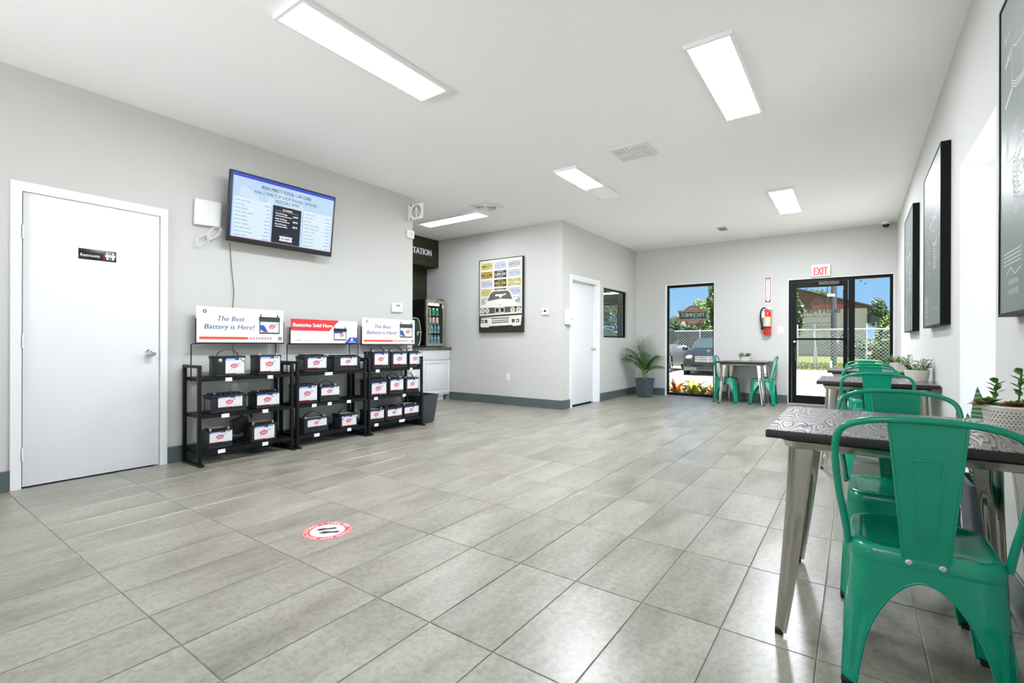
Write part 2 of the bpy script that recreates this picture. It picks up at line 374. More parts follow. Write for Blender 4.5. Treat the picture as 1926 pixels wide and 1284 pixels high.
for n_, (A, a0, a1, b0, b1) in enumerate(pieces):
    if A > 0 and n_ < 300:
        k = (round(a1-a0, 3), round(b1-b0, 3))
        if k not in cache:
            mb = MB(); q = .0016; w2, h2 = (a1-a0)/2, (b1-b0)/2
            mb.loft([[(s*(w2), t*(h2), -.006) for s, t in ((-1, -1), (1, -1), (1, 1), (-1, 1))], [(s*w2, t*h2, -q) for s, t in ((-1, -1), (1, -1), (1, 1), (-1, 1))], [(s*(w2-q), t*(h2-q), 0) for s, t in ((-1, -1), (1, -1), (1, 1), (-1, 1))]])
            o = obj('tile', mb, [M_tile], FLOOR, smooth=False); cache[k] = o.data
        else:
            o = bpy.data.objects.new('tile', cache[k]); C.objects.link(o); o.parent = FLOOR
        o.location = ((a0+a1)/2, (b0+b1)/2, 0)
    else: rest.box(a0, a1, b0, b1, -.006, 0)
tag(obj('distant_tiles', rest, [M_tile], FLOOR, smooth=False), kind='stuff')

# baseboards
BZ = .145
def baseb(name, boxes, label):
    mb = MB()
    for b in boxes: mb.box(*b, 0, BZ, bev=.004)
    struct(name, mb, [M_base], label, 'baseboard')
t = .014
baseb('baseboard_left', [(XBACK, .733, YL-t, YL)], 'slate grey baseboard left of the restroom door')
baseb('baseboard_left_rack', [(1.695, XE, YL-t, YL)], 'slate grey baseboard behind the battery racks')
baseb('baseboard_middle', [(XB-t, XB, YM-t, 6.27)], 'slate grey baseboard under the framed car poster')
baseb('baseboard_office', [(XB, 7.03, YM-t, YM)], 'short slate baseboard left of the office door')
baseb('baseboard_office_window', [(8.145, XF, YM-t, YM)], 'slate baseboard under the small office window')
baseb('baseboard_far', [(XF-t, XF, FW[1], YM-t)], 'slate baseboard behind the palm')
baseb('baseboard_far_table', [(XF-t, XF, FD[1]+.0, FW[0])], 'slate baseboard behind the far table')
baseb('baseboard_right', [(4.115, 7.94, YR, YR+t)], 'slate baseboard between the two right windows')
baseb('baseboard_right_near', [(1.05, 3.17, YR, YR+t)], 'slate baseboard under the nearest framed print')

# ---- restroom door
def hinge(mb, x, y, z): mb.box(x-.008, x+.008, y-.006, y+.006, z-.05, z+.05)
d = thing('door_1', 'plain white restroom door with chrome knob and black sign', 'door', (D1[0], YL, 0)); d['kind'] = 'structure'
obj('door_leaf', MB().box(D1[0]+.003, D1[1]-.003, YL-.004, YL+.04, .012, D1Z, bev=.002), [M_door], d)
f = MB(); cw = .062
f.prism([(D1[0]-cw, 0), (D1[0]-.004, 0), (D1[0]-.004, D1Z+.004), (D1[1]+.004, D1Z+.004), (D1[1]+.004, 0), (D1[1]+cw-.006, 0), (D1[1]+cw-.006, D1Z+cw+.01), (D1[0]-cw, D1Z+cw+.01)], 'y', YL-.018, YL+.0)
f.box(D1[0]-.012, D1[0]-.002, YL, YL+.13, 0, D1Z+.01).box(D1[1]+.002, D1[1]+.012, YL, YL+.13, 0, D1Z+.01).box(D1[0]-.012, D1[1]+.012, YL, YL+.13, D1Z+.002, D1Z+.012)
obj('door_frame', f, [M_white], d)
for z in (.25, 1.07, 1.86):
    mb = MB(); hinge(mb, D1[0]+.0, YL-.012, z); obj('hinge', mb, [M_white], d)
obj('door_knob', MB().lathe([(.031, 0), (.033, -.008), (.014, -.012), (.012, -.035), (.024, -.042), (.029, -.055), (.026, -.07), (.010, -.076)], (1.564, YL-.004, .972), 20, ax='y'), [M_chrome], d)
sg = obj('restroom_sign', MB().box(1.098, 1.333, YL-.009, YL-.004, 1.712, 1.795, bev=.002), [mat('sign_black', '#101312', .3)], d)
WHT = mat('white_print', '#eeeeee', .6)
ik = Ink(); ik.text('Restrooms', .012, .022, .024, WHT, 1, w=.118, al='l', bold=.01)
ik.rect(.155, .159, .008, .075, mat('red_print', '#c8202a', .6), 1)
def restroom_people(ik, u, v):
    ik.disc(u, v+.052, .007, .007, WHT); ik.poly([(u-.014, v+.042), (u+.014, v+.042), (u+.014, v+.022), (u+.008, v+.022), (u+.007, v), (u-.007, v), (u-.008, v+.022), (u-.014, v+.022)], WHT)
restroom_people(ik, .178, .012); restroom_people(ik, .214, .012); ik.rect(.194, .198, .01, .072, WHT, 1)
ik.build('lettering', (1.098, YL-.0095, 1.712), (1, 0, 0), (0, 0, 1), sg)

# ---- office door, leaf set back in its frame
d = thing('door_2', 'white office door with small chrome knob beside the inner window', 'door', (D2[0], YM, 0)); d['kind'] = 'structure'
obj('door_leaf', MB().box(D2[0]+.006, D2[1]-.03, YM+.07, YM+.11, .02, D2Z-.02, bev=.002), [M_door], d)
f = MB(); a, b = D2; cw = .075
f.prism([(a-cw, 0), (a+.002, 0), (a+.002, D2Z-.002), (b-.002, D2Z-.002), (b-.002, 0), (b+cw, 0), (b+cw, D2Z+cw), (a-cw, D2Z+cw)], 'y', YM-.012, YM)
f.prism([(a-cw, 0), (a-cw*.45, 0), (a-cw*.45, D2Z+cw*.45), (b+cw*.45, D2Z+cw*.45), (b+cw*.45, 0), (b+cw, 0), (b+cw, D2Z+cw), (a-cw, D2Z+cw)], 'y', YM-.024, YM-.012)
f.box(a-.01, a+.002, YM, YM+.12, 0, D2Z+.01).box(b-.012, b+.01, YM, YM+.12, 0, D2Z+.01).box(a, b, YM, YM+.12, D2Z-.002, D2Z+.01).box(b-.03, b-.012, YM+.055, YM+.07, 0, D2Z)
obj('door_frame', f, [M_white], d)
obj('door_knob', MB().lathe([(.03, 0), (.03, -.006), (.012, -.012), (.011, -.03), (.027, -.038), (.03, -.05), (.022, -.062)], (8.0, YM+.07, .965), 16, ax='y'), [M_chrome], d)
# ---- inner window
d = thing('window_1', 'small dark framed inner window looking into the dim side room', 'window', (W3[0], YM+.05, W3[2])); d['kind'] = 'structure'
a, b, z0, z1 = W3; mb = MB(); fwid = .03
mb.box(a, b, YM+.05, YM+.09, z0, z0+fwid).box(a, b, YM+.05, YM+.09, z1-fwid, z1).box(a, a+fwid, YM+.05, YM+.09, z0+fwid, z1-fwid).box(b-fwid, b, YM+.05, YM+.09, z0+fwid, z1-fwid)
obj('window_frame', mb, [M_alu], d); obj('pane', MB().box(a+fwid, b-fwid, YM+.068, YM+.073, z0+fwid, z1-fwid), [M_glass2], d)
# ---- side room behind it
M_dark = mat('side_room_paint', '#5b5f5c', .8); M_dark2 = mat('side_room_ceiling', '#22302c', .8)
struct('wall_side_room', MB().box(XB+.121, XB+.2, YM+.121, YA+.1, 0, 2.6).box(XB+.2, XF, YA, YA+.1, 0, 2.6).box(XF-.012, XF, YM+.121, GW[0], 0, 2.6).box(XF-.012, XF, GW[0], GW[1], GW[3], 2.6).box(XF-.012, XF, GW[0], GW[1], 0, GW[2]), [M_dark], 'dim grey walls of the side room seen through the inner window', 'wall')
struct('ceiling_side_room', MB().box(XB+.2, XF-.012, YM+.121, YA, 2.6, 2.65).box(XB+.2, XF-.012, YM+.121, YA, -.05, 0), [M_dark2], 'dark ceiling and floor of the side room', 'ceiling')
mb = MB()
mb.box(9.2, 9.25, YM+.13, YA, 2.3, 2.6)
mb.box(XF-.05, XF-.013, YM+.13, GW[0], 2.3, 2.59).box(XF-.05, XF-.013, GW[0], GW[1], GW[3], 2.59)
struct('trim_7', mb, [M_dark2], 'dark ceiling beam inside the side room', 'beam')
tq = P(1163, 551, 'x', 9.75); tz = tq.z
tb = thing('tube_light', 'slim lit tube light in the side room behind the inner window', 'light', (9.75, 4.6, tz))
obj('tube', MB().tube([(9.75, tq.y, tz), (9.75, tq.y+1.2, tz)], .014, 10), [mat('side_tube', '#ffffff', emit='#f4fff8', es=9)], tb)
obj('housing', MB().box(9.72, 9.78, tq.y-.02, tq.y+1.22, tz+.017, tz+.05, bev=.004), [M_white], tb)
d = thing('window_2', 'side room window that shows the car park and trees', 'window', (XF+.05, GW[0], GW[2])); d['kind'] = 'structure'
mb = MB(); X = XF+.05
for u in (GW[0], 4.72, 5.5, GW[1]-.04): mb.box(X, X+.05, u, u+.04, GW[2], GW[3])
mb.box(X, X+.05, GW[0], GW[1], GW[2], GW[2]+.04).box(X, X+.05, GW[0], GW[1], GW[3]-.04, GW[3])
obj('window_frame', mb, [M_alu], d); obj('pane', MB().box(X+.02, X+.025, GW[0], GW[1], GW[2], GW[3]), [M_glass], d)

# ---- tall window in the far wall
XG = XF+.09
d = thing('window_3', 'tall black framed window with round badge decal seen from behind', 'window', (XG, FW[0], 0)); d['kind'] = 'structure'
a, b, z1 = FW[0]+.012, FW[1]-.012, FW[3]-.012
mb = MB(); s_ = .038
mb.box(XG, XG+.05, a, a+s_, 0, z1).box(XG, XG+.05, b-s_, b, 0, z1).box(XG, XG+.05, a+s_, b-s_, z1-.05, z1).box(XG, XG+.05, a+s_, b-s_, 0, .05)
obj('window_frame', mb, [M_alu], d); WIN3 = d
obj('pane', MB().box(XG+.022, XG+.028, a+s_, b-s_, .05, z1-.05), [M_glass], d)
for (px, py) in ((1267, 546),):
    q = P(px, py, 'x', XG+.02); obj('screw_cap', MB().lathe([(.008, -.004), (.008, 0)], q, 10, ax='x'), [M_black], d)
# badge decal: read from outside, so mirrored from indoors
dk = mat('decal_navy', '#26332f', .5); dr = mat('decal_red', '#8f4436', .5); dg = mat('decal_grey', '#9c8678', .5); dl = mat('decal_pale', '#b9b6a2', .5)
ik = Ink(-.0005)
def badge(ik, w, h):
    ik.disc(0, 0, h*.98, h, dr, 1, 36); ik.disc(0, 0, h*.84, h*.86, dg, 2, 36)
    ik.poly([(-w, h*.52), (w, h*.52), (w*.93, 0), (w, -h*.52), (-w, -h*.52), (-w*.93, 0)], dr, 3)
    ik.poly([(-w*.97, h*.44), (w*.97, h*.44), (w*.9, 0), (w*.97, -h*.44), (-w*.97, -h*.44), (-w*.9, 0)], dl, 4)
    ik.poly([(-w*.93, h*.38), (w*.93, h*.38), (w*.86, 0), (w*.93, -h*.38), (-w*.93, -h*.38), (-w*.86, 0)], dk, 5)
badge(ik, .30, .20); ik.text('TECHNET', 0, -.025, .075, dl, 6, w=.46, bold=.02); ik.text('PROFESSIONAL', -.05, -.062, .02, mat('decal_green', '#4f8a68', .5), 6, w=.2)
q = P(1303, 593, 'x', XG+.03)
ik.build('badge_decal', (XG+.0325, q.y, q.z), (0, 1, 0), (0, 0, 1), d)

# ---- entrance
XD = XF+.03
d = thing('door_3', 'black framed glass entrance door with push bar and side pane', 'door', (XD, 0, 0)); d['kind'] = 'structure'
ya, yb, zt = FD[0]+.012, FD[1]-.012, FD[3]-.012
mb = MB(); ML, MR = .095, .005      # mullion between leaf and side pane
mb.box(XD, XD+.1, yb-.045, yb, 0, zt).box(XD, XD+.1, ya, ya+.04, 0, zt).box(XD, XD+.1, ya+.04, yb-.045, zt-.05, zt).box(XD, XD+.1, MR, ML, 0, zt-.05).box(XD, XD+.1, ya+.04, MR, 0, .09)
obj('door_frame', mb, [M_alu], d)
l0, l1 = ML+.006, yb-.05; st = .07; X = XD+.03
lf = MB().box(X, X+.045, l1-st, l1, .01, zt-.055).box(X, X+.045, l0, l0+.065, .01, zt-.055).box(X, X+.045, l0+.065, l1-st, .01, .15).box(X, X+.045, l0+.065, l1-st, zt-.145, zt-.055)
leaf = obj('door_leaf', lf, [M_alu], d)
obj('pane', MB().box(X+.02, X+.026, l0+.065, l1-st, .15, zt-.145), [M_glass], leaf)
q = P(1500, 637.5, 'x', X)
obj('push_bar', MB().box(X-.05, X-.03, l0+.02, l1-.02, q.z-.018, q.z+.018, bev=.004).box(X-.03, X, l0+.03, l0+.06, q.z-.012, q.z+.012).box(X-.03, X, l1-.06, l1-.03, q.z-.012, q.z+.012), [M_alu], leaf)
obj('pull_handle', MB().tube(catmull([(X-.002, l1-.05, .78), (X-.05, l1-.05, .80), (X-.05, l1-.05, 1.0), (X-.002, l1-.05, 1.02)]), .012), [M_black], leaf)
obj('lock_cylinder', MB().lathe([(.018, -.008), (.018, 0)], (X, l1-.04, 1.11), 12, ax='x'), [M_chrome], leaf)
obj('door_closer', MB().box(X-.06, X-.012, .22, .52, zt-.115, zt-.06, bev=.008).tube([(X-.04, .3, zt-.1), (X-.13, .42, zt-.06), (X-.02, .6, zt-.05)], .008), [mat('closer_grey', '#5a5a52', .4, .6)], leaf)
obj('side_pane', MB().box(XD+.05, XD+.056, ya+.04, MR, .09, zt-.05), [M_glass], d)
for px, py in ((1619, 528), (1627, 533)):
    q = P(px, py, 'x', XD+.045); obj('screw_cap', MB().lathe([(.011, -.004), (.011, 0)], q, 10, ax='x'), [M_black], d)
dd = mat('door_decal', '#3a3e3c', .5); dd2 = mat('door_decal_light', '#8d8f88', .5)
ik = Ink(-.0005); yc = P(1532, 590, 'x', X).y
zz = lambda py: P(1540, py, 'x', X).z
ik.text("IRISH MIKE'S", 0, zz(589)-0, .075, dd, 1, w=.66, bold=.03)
ik.text('TOTAL CAR CARE', 0, zz(596.5), .035, dd, 1, w=.52)
ik.text('535 N. Fern Creek', 0, zz(609), .035, dd, 1, w=.44); ik.text('Orlando, FL 32803', 0, zz(615), .035, dd, 1, w=.42); ik.text('(407) 282-9999', 0, zz(620), .035, dd, 1, w=.38)
ik.ring(0, zz(571), .085, .012, dd2); ik.ring(0, zz(571), .05, .006, dd2); ik.ring(0, zz(628), .11, .006, dd2)
ik.build('lettering', (X+.029, yc-.04, 0), (0, 1, 0), (0, 0, 1), leaf)
struct('trim_8', MB().box(XF-.05, XF+.16, FD[0], FD[1], 0, .012, bev=.003), [mat('threshold_alu', '#a8aaa4', .35, .8)], 'low metal threshold under the entrance door', 'threshold')

# ---- right wall windows: frames and glass at the outer face
for i, (a, b) in enumerate(RW):
    d = thing(f'window_{i+4}', ['bright window deep in the right wall beside the snake plant', 'bright window deep in the right wall next to the entrance', 'unseen right wall window added to light the nearest chair', 'bright right wall window furthest behind the viewer'][i], 'window', (a, YR-.29, 0)); d['kind'] = 'structure'
    Yw = YR-.29; mb = MB(); a += .012; b -= .012; z1 = RWZ[1]-.012
    mb.box(a, a+.04, Yw, Yw+.05, 0, z1).box(b-.04, b, Yw, Yw+.05, 0, z1).box(a+.04, b-.04, Yw, Yw+.05, z1-.05, z1).box(a+.04, b-.04, Yw, Yw+.05, 0, .05)
    obj('window_frame', mb, [M_alu], d); obj('pane', MB().box(a+.04, b-.04, Yw+.022, Yw+.028, .05, z1-.05), [M_glass], d)

# ================================================================== CEILING FITTINGS
def lamp(k): return mat('lit_panel_%d' % round(k*100), '#ffffff', .5, emit='#f3f7ff', es=LAMP*k)
def panel(x0, x1, y0, y1, label, dim=None, k=1.0):
    M_lamp = lamp(k)
    t_ = thing('ceiling_light', label, 'light', ((x0+x1)/2, (y0+y1)/2, H), group='flat light panels on the ceiling')
    f_ = .022; z = H-.03; mb = MB()
    mb.box(x0, x1, y0, y0+f_, z, H).box(x0, x1, y1-f_, y1, z, H).box(x0, x0+f_, y0+f_, y1-f_, z, H).box(x1-f_, x1, y0+f_, y1-f_, z, H)
    obj('frame', mb, [M_white], t_, smooth=False)
    if dim is None: obj('diffuser', MB().box(x0+f_, x1-f_, y0+f_, y1-f_, z+.006, z+.012), [M_lamp], t_, smooth=False)
    else:
        obj('diffuser', MB().box(x0+f_, dim, y0+f_, y1-f_, z+.006, z+.012), [M_lamp], t_, smooth=False)
        tag(obj('diffuser', MB().box(dim, x1-f_, y0+f_, y1-f_, z+.006, z+.012), [mat('dim_diffuser', '#dcdcdc', .5, emit='#ffffff', es=.12)], t_, smooth=False), 'unlit end of the diffuser')
panel(1.53, 2.755, 2.56, 2.865, 'lit ceiling panel above the open floor, the one nearest the television', k=.85)
panel(3.255, 4.53, .63, .935, 'lit ceiling panel nearest the framed prints, above the first two tables', k=.32)
panel(4.765, 6.03, 2.52, 2.82, 'ceiling panel with its far end unlit, between the two ceiling vents', 5.52, 1.5)
panel(6.96, 8.24, .63, .935, 'lit ceiling panel nearest the entrance door', k=1.25)
panel(5.56, 5.84, 4.59, 5.86, 'lit ceiling panel over the coffee counter, set crosswise', k=.36)
panel(-3.6, -2.38, .63, .935, 'lit ceiling panel at the back of the room')
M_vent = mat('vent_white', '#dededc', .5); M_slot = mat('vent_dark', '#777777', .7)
t_ = thing('ceiling_vent', 'square white ceiling vent with four way louvres', 'vent', (4.76, 1.86, H))
obj('plate', MB().box(4.57, 4.95, 1.67, 2.05, H-.012, H, bev=.004), [M_vent], t_)
for i in range(2):
    for j in range(2):
        cx, cy = 4.67+i*.18, 1.77+j*.18
        for k in range(4):
            mb = MB(); o_ = -.055+k*.036
            if (i+j) % 2: mb.box(cx-.07, cx+.07, cy+o_-.009, cy+o_+.009, H-.02, H-.012)
            else: mb.box(cx+o_-.009, cx+o_+.009, cy-.07, cy+.07, H-.02, H-.012)
            obj('louvre', mb, [M_vent], t_, smooth=False)
t_ = thing('ceiling_vent', 'round white ceiling vent near the coffee alcove', 'vent', (5.44, 4.34, H))
obj('plate', MB().box(5.25, 5.63, 4.15, 4.53, H-.01, H, bev=.003), [M_vent], t_)
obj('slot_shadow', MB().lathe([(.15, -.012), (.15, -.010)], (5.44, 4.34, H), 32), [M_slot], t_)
for r_ in (.15, .118, .086, .054, .025):
    obj('louvre_ring', MB().lathe([(r_-.012, -.012), (r_-.002, -.032), (r_, -.032), (r_, -.012)], (5.44, 4.34, H), 32, cap=False), [M_vent], t_)
t_ = thing('ceiling_vent', 'small slotted ceiling vent near the far wall', 'vent', (8.8, 1.84, H))
obj('plate', MB().box(8.68, 8.94, 1.77, 1.93, H-.012, H, bev=.003), [M_vent], t_)
for k in range(3): obj('louvre', MB().box(8.71+k*.08, 8.745+k*.08, 1.79, 1.91, H-.02, H-.012), [M_slot], t_)
t_ = thing('dome_camera', 'small white dome security camera at the far right ceiling corner', 'camera', (9.83, -.40, H))
obj('mount', MB().lathe([(.065, 0), (.065, -.03), (.055, -.045)], (9.83, -.40, H), 20), [M_plastic], t_)
obj('dome', MB().lathe([(.05, -.045), (.048, -.06), (.038, -.078), (.02, -.09), (.004, -.094)], (9.83, -.40, H), 20), [mat('smoked_dome', '#101214', .1)], t_)

# ================================================================== LEFT WALL
# television
tvp = lambda y, z: z
t_ = thing('television', 'wall mounted flat television tilted down showing a price menu', 'television', (2.675, YL, 2.3))
TW, TH = 1.10, .655; ang = math.atan2(.085, .65)
TVM = Matrix.Translation((2.672, 4.785, 2.02)) @ Matrix.Rotation(ang, 4, 'X')   # local: x along wall, z up, -y to room
TVM = TVM @ Matrix.Rotation(R_(-.35), 4, 'Y')
def tv(name, mb, mats):
    bmesh.ops.transform(mb.bm, matrix=TVM, verts=mb.bm.verts); return obj(name, mb, mats, t_)
tv('bezel', MB().box(-TW/2, TW/2, -.012, .03, 0, TH, bev=.004).box(-.42, .42, .03, .06, .08, TH-.12, bev=.01), [M_blackp])
scr = lambda n, c, s=1.0: mat(n, '#000000', .3, emit=c, es=s)
SB = scr('screen_pale', '#b9d3ee', 1.0); SK = scr('screen_white', '#d8e9f6', 1.0); SN = scr('screen_navy', '#12222e', .8); SBL = scr('screen_blue', '#2f46c8', 1); SD = scr('screen_text', '#3c4f6a', .9); SW = scr('screen_bright', '#f4f6f8', 1); SR = scr('screen_red', '#a3284a', .8); SG = scr('screen_grey', '#92a8bf', .95); SLX = scr('screen_light', '#cddff0', 1)
ik = Ink(.0005); w0, w1, h0, h1 = -.53, .53, .045, .64
ik.rect(w0, w1, h0, h1, SB, 0); ik.rect(w0, w1, h1-.03, h1, SBL, 1); ik.rect(w0, w1, h0, h0+.006, SR, 1); ik.rect(w0, w0+.006, h0, h1, SBL, 1)
for k in range(9):
    u = random.uniform(-.5, .4); v = random.uniform(.38, .5); ik.poly([(u, v), (u+.12, v+.01), (u+.1, v+.06), (u+.02, v+.1)], SLX, 1)
ik.text("IRISH MIKE'S TOTAL CAR CARE", .0, .545, .032, SD, 3, w=.52, bold=.012)
ik.text('AAA 3 TIME TOP SHOP AWARD WINNER', .0, .492, .03, SD, 3, w=.66)
ik.text('(407) 282-9999', .0, .445, .03, SD, 3, w=.26)
for c0, c1, top in ((-.5, -.17, .425), (.20, .5, .43)):
    ik.rect(c0-.01, c1+.01, h0+.01, top, SK, 2)
    for r in range(10):
        v = top-.032-r*.036; ik.rect(c0-.01, c1+.01, v-.012, v-.0105, SB, 3)
        u = c0
        for k in range(random.choice((2, 2, 3))):
            wd = random.uniform(.03, .07); ik.rect(u, u+wd, v-.001, v+.005, SG, 3); u += wd+.01
        wd = random.uniform(.03, .07); ik.rect(c1-wd, c1, v-.009, v-.003, SG, 3)
ik.rect(-.14, .16, h0+.008, .42, SN, 2)
for k in range(60):
    u = random.uniform(-.13, .15); v = random.uniform(.06, .24); a = random.choice((.7, -.7)); ik.line([(u, v), (u+.008*cos(a), v+.008*sin(a))], .003, scr('screen_tread', '#26394a', .8), 3)
ik.text('OIL CHANGES', .01, .38, .018, SW, 4, w=.1, bold=.02); ik.rect(-.11, .13, .372, .3735, SW, 4)
for k, (a, b) in enumerate((('Good Oil Change', '$19.99'), ('Better Oil Change', '$49.99'), ('Best Oil Change', '$89.99'))):
    v = .34-k*.052; ik.text(a, -.11, v, .016, SW, 4, w=.12, al='l', bold=.025); ik.text(b, .125, v-.008, .018, SW, 4, w=.05, al='r', bold=.03); ik.rect(-.11, .06-.02*k, v-.02, v-.013, SW, 4)
ik.ring(.01, .105, .045, .006, SR, 4); ik.poly([(-.06, .128), (.08, .128), (.072, .105), (.08, .08), (-.06, .08), (-.052, .105)], SW, 5); ik.text('TECHNET', .01, .093, .022, SBL, 6, w=.11, bold=.03)
o = TVM @ Vector((0, -.0126, 0)); U = TVM.to_3x3() @ Vector((1, 0, 0)); V = TVM.to_3x3() @ Vector((0, 0, 1))
ik.build('screen', o, U, V, t_)
obj('wall_bracket', MB().box(2.4, 2.95, YL-.09, YL, 2.25, 2.5, bev=.005), [M_black], t_)
# cable that hangs from the television to the rack
pts = [P(px, py, 'y', YL-.012) for px, py in ((432, 455), (434, 480), (437, 520), (440, 550), (438, 575), (438, 620), (439, 660), (446, 690), (448, 720))]
tag(obj('power_cable', MB().tube(catmull(pts, 4), .0035, 6), [mat('grey_cable', '#55595c', .5)]), 'thin dark cable hanging from the television down behind the left rack', 'cable')
# antenna panel and coil
t_ = thing('antenna_panel', 'square white flat antenna panel hung left of the television', 'antenna', (1.89, 4.9, 2.26))
q0, q1, q2, q3 = [P(*p, 'y', YL-.03) for p in ((367, 373), (415, 382), (413, 427), (365, 421))]
mb = MB(); rings = [[Vector(q)+Vector((0, dy, 0)) for q in (q0, q1, q2, q3)] for dy in (-.012, .012)]; mb.loft(rings)
obj('panel', mb, [M_plastic], t_)
cable = []
c0 = P(391, 443, 'y', YL-.03)
for k in range(150):
    a = k*.21; lobe = .5-.5*cos(a/5.2*1.0); ca, sa = cos(a), sin(a); rx_, rz_ = .075+.014*sin(k*.37), .034+.010*sin(k*.23)
    th_ = .95 if lobe > .5 else .6; ox, oz = ((.045, .03) if lobe > .5 else (-.045, -.05))
    cable.append(c0+Vector((ox+rx_*ca*cos(th_)-rz_*sa*sin(th_), -.012+.010*sin(k*.31), oz+rx_*ca*sin(th_)+rz_*sa*cos(th_))))
obj('cable_coil', MB().tube(cable, .003, 6), [M_plastic], t_)
# card reader, thermostat keypad, projecting roundel
a, b = P(735.5, 569, 'y', YL), P(755, 588, 'y', YL)
t_ = thing('alarm_keypad', 'white alarm keypad on the wall above the right battery sign', 'keypad', (a.x, YL, b.z))
obj('case', MB().box(a.x, b.x, YL-.028, YL, b.z, a.z, bev=.006), [M_plastic], t_)
obj('display', MB().box(a.x+.06, a.x+.13, YL-.030, YL-.027, a.z-.045, a.z-.02), [mat('lcd', '#8d8f8a', .4)], t_)
obj('button_cover', MB().box(a.x+.03, b.x-.03, YL-.034, YL-.027, b.z+.01, b.z+.055, bev=.003), [M_white], t_)
a, b = P(764, 432, 'y', YL), P(777, 450, 'y', YL)
t_ = thing('wall_sensor', 'small white square sensor box at the corner below the round logo sign', 'sensor', (a.x, YL, b.z))
obj('case', MB().box(a.x, XE, YL-.035, YL, b.z, a.z, bev=.008), [M_plastic], t_)
ik = Ink(); ik.ring(0, 0, .018, .004, M_slot); ik.build('mark', (4.51, YL-.0355, (a.z+b.z)/2), (1, 0, 0), (0, 0, 1), t_)
t_ = thing('coffee_sign', 'round coffee shop logo on a white blade sign at the alcove corner', 'sign', (4.5, YL, 2.85))
zc = 2.815
obj('sign_box', MB().box(4.488, 4.512, YL-.27, YL-.045, zc-.105, zc+.105, bev=.02, seg=3), [M_plastic], t_)
obj('bracket', MB().box(4.482, 4.518, YL-.045, YL, zc-.105, zc+.105, bev=.004), [M_plastic], t_)
for z in (zc-.09, zc+.09): obj('fixing', MB().box(4.484, 4.516, YL-.07, YL-.04, z-.008, z+.008), [M_slot], t_)
gl, wl = mat('logo_grey', '#8a908c', .5), M_white
ik = Ink(.0005); ik.disc(0, 0, .105, .105, gl, 1); ik.disc(0, 0, .098, .098, wl, 2); ik.disc(0, 0, .094, .094, gl, 3)
ik.disc(0, .028, .02, .026, wl, 4); ik.poly([(-.02, .05), (-.012, .075), (-.006, .056), (0, .082), (.006, .056), (.012, .075), (.02, .05)], wl, 5)
ik.poly([(-.018, .0), (.018, 0), (.012, -.05), (.02, -.094), (-.02, -.094), (-.012, -.05)], wl, 4)
for sgn in (-1, 1):
    for k in range(4): ik.line([(sgn*(.024+k*.011), .045-k*.012), (sgn*(.034+k*.012), .01-k*.006), (sgn*(.026+k*.012), -.03-k*.004)], .0045, wl, 4)
    ik.line([(sgn*.02, -.05), (sgn*.045, -.06), (sgn*.055, -.035)], .007, wl, 4)
ik.build('logo', (4.4875, YL-.158, zc), (0, -.84, 0), (0, 0, .84), t_)

# ================================================================== BATTERY RACKS
M_rack = mat('rack_black', '#0c0e10', .45, spec=.3)
RY0, RY1 = 4.56, 4.885
SH = (.125, .435, .755)
M_tag = mat('paper_tag', '#f2f2f2', .6)
def tagrack(x, zt, w, rk): obj('price_tag', MB().box(x-w/2, x+w/2, RY0-.006, RY0-.002, zt-.036, zt-.004), [M_tag], rk)
def rack(x0, x1, top, label, tags):
    rk = thing('display_rack', label, 'rack', ((x0+x1)/2, (RY0+RY1)/2, 0), group='black metal battery racks along the television wall')
    s = .028
    for x in (x0, x1-s):
        for y in (RY0, RY1-s): obj('post', MB().box(x, x+s, y, y+s, .018, top, bev=.002), [M_rack], rk)
        obj('top_bar', MB().box(x, x+s, RY0+s, RY1-s, top-.025, top, bev=.002), [M_rack], rk)
        obj('foot', MB().box(x-.004, x+s+.004, RY0-.05, RY1, 0, .018, bev=.003), [M_rack], rk)
    for z in SH:
        sh = obj('shelf', MB().box(x0+s, x1-s, RY0+.002, RY0+.022, z-.03, z).box(x0+s, x1-s, RY1-.022, RY1-.002, z-.03, z).box(x0+s, x0+s+.02, RY0+.022, RY1-.022, z-.03, z).box(x1-s-.02, x1-s, RY0+.022, RY1-.022, z-.03, z), [M_rack], rk)
        n = 11
        for k in range(n):
            x = x0+.07+(x1-x0-.14)*k/(n-1); obj('slat', MB().box(x-.022, x+.022, RY0+.022, RY1-.022, z-.008, z-.002), [M_rack], sh)
        for y in (RY0+.002,): obj('side_rail', MB().box(x0+s, x1-s, y-.002, y, z-.028, z-.002), [M_rack], sh)
    for px, z, w in tags: tagrack(P(px, CY+40, 'y', RY0).x, z, w, rk)
    for x in (x0+.045, x1-.045):
        sx = 1 if x < (x0+x1)/2 else -1; yy = 4.82
        obj('sign_support', MB().tube([(x, yy, top-.15), (x, yy, 1.042), (x+sx*.012, yy, 1.052), (x+sx*.09, yy, 1.054)], .005, 6).box(x-.012, x+.012, yy-.004, RY1-.005, top-.02, top-.01), [M_rack], rk)
    return rk
rack(1.80, 2.66, .865, 'black battery rack nearest the restroom door', [(430, SH[2], .055), (508, SH[2], .05), (424, SH[1], .065), (499, SH[1], .055), (417, SH[0], .06), (499, SH[0], .055)])
rack(2.69, 3.54, .875, 'middle black battery rack under the red sign', [(618, SH[2], .09), (591, SH[1], .05), (620, SH[1], .045), (656, SH[1], .05), (596, SH[0], .06), (657, SH[0], .05)])
rack(3.57, 4.425, .89, 'black battery rack beside the coffee alcove', [(710, SH[2], .055), (773, SH[2], .04), (707, SH[1], .05), (760, SH[1], .05), (708, SH[0], .055), (756, SH[0], .09)])

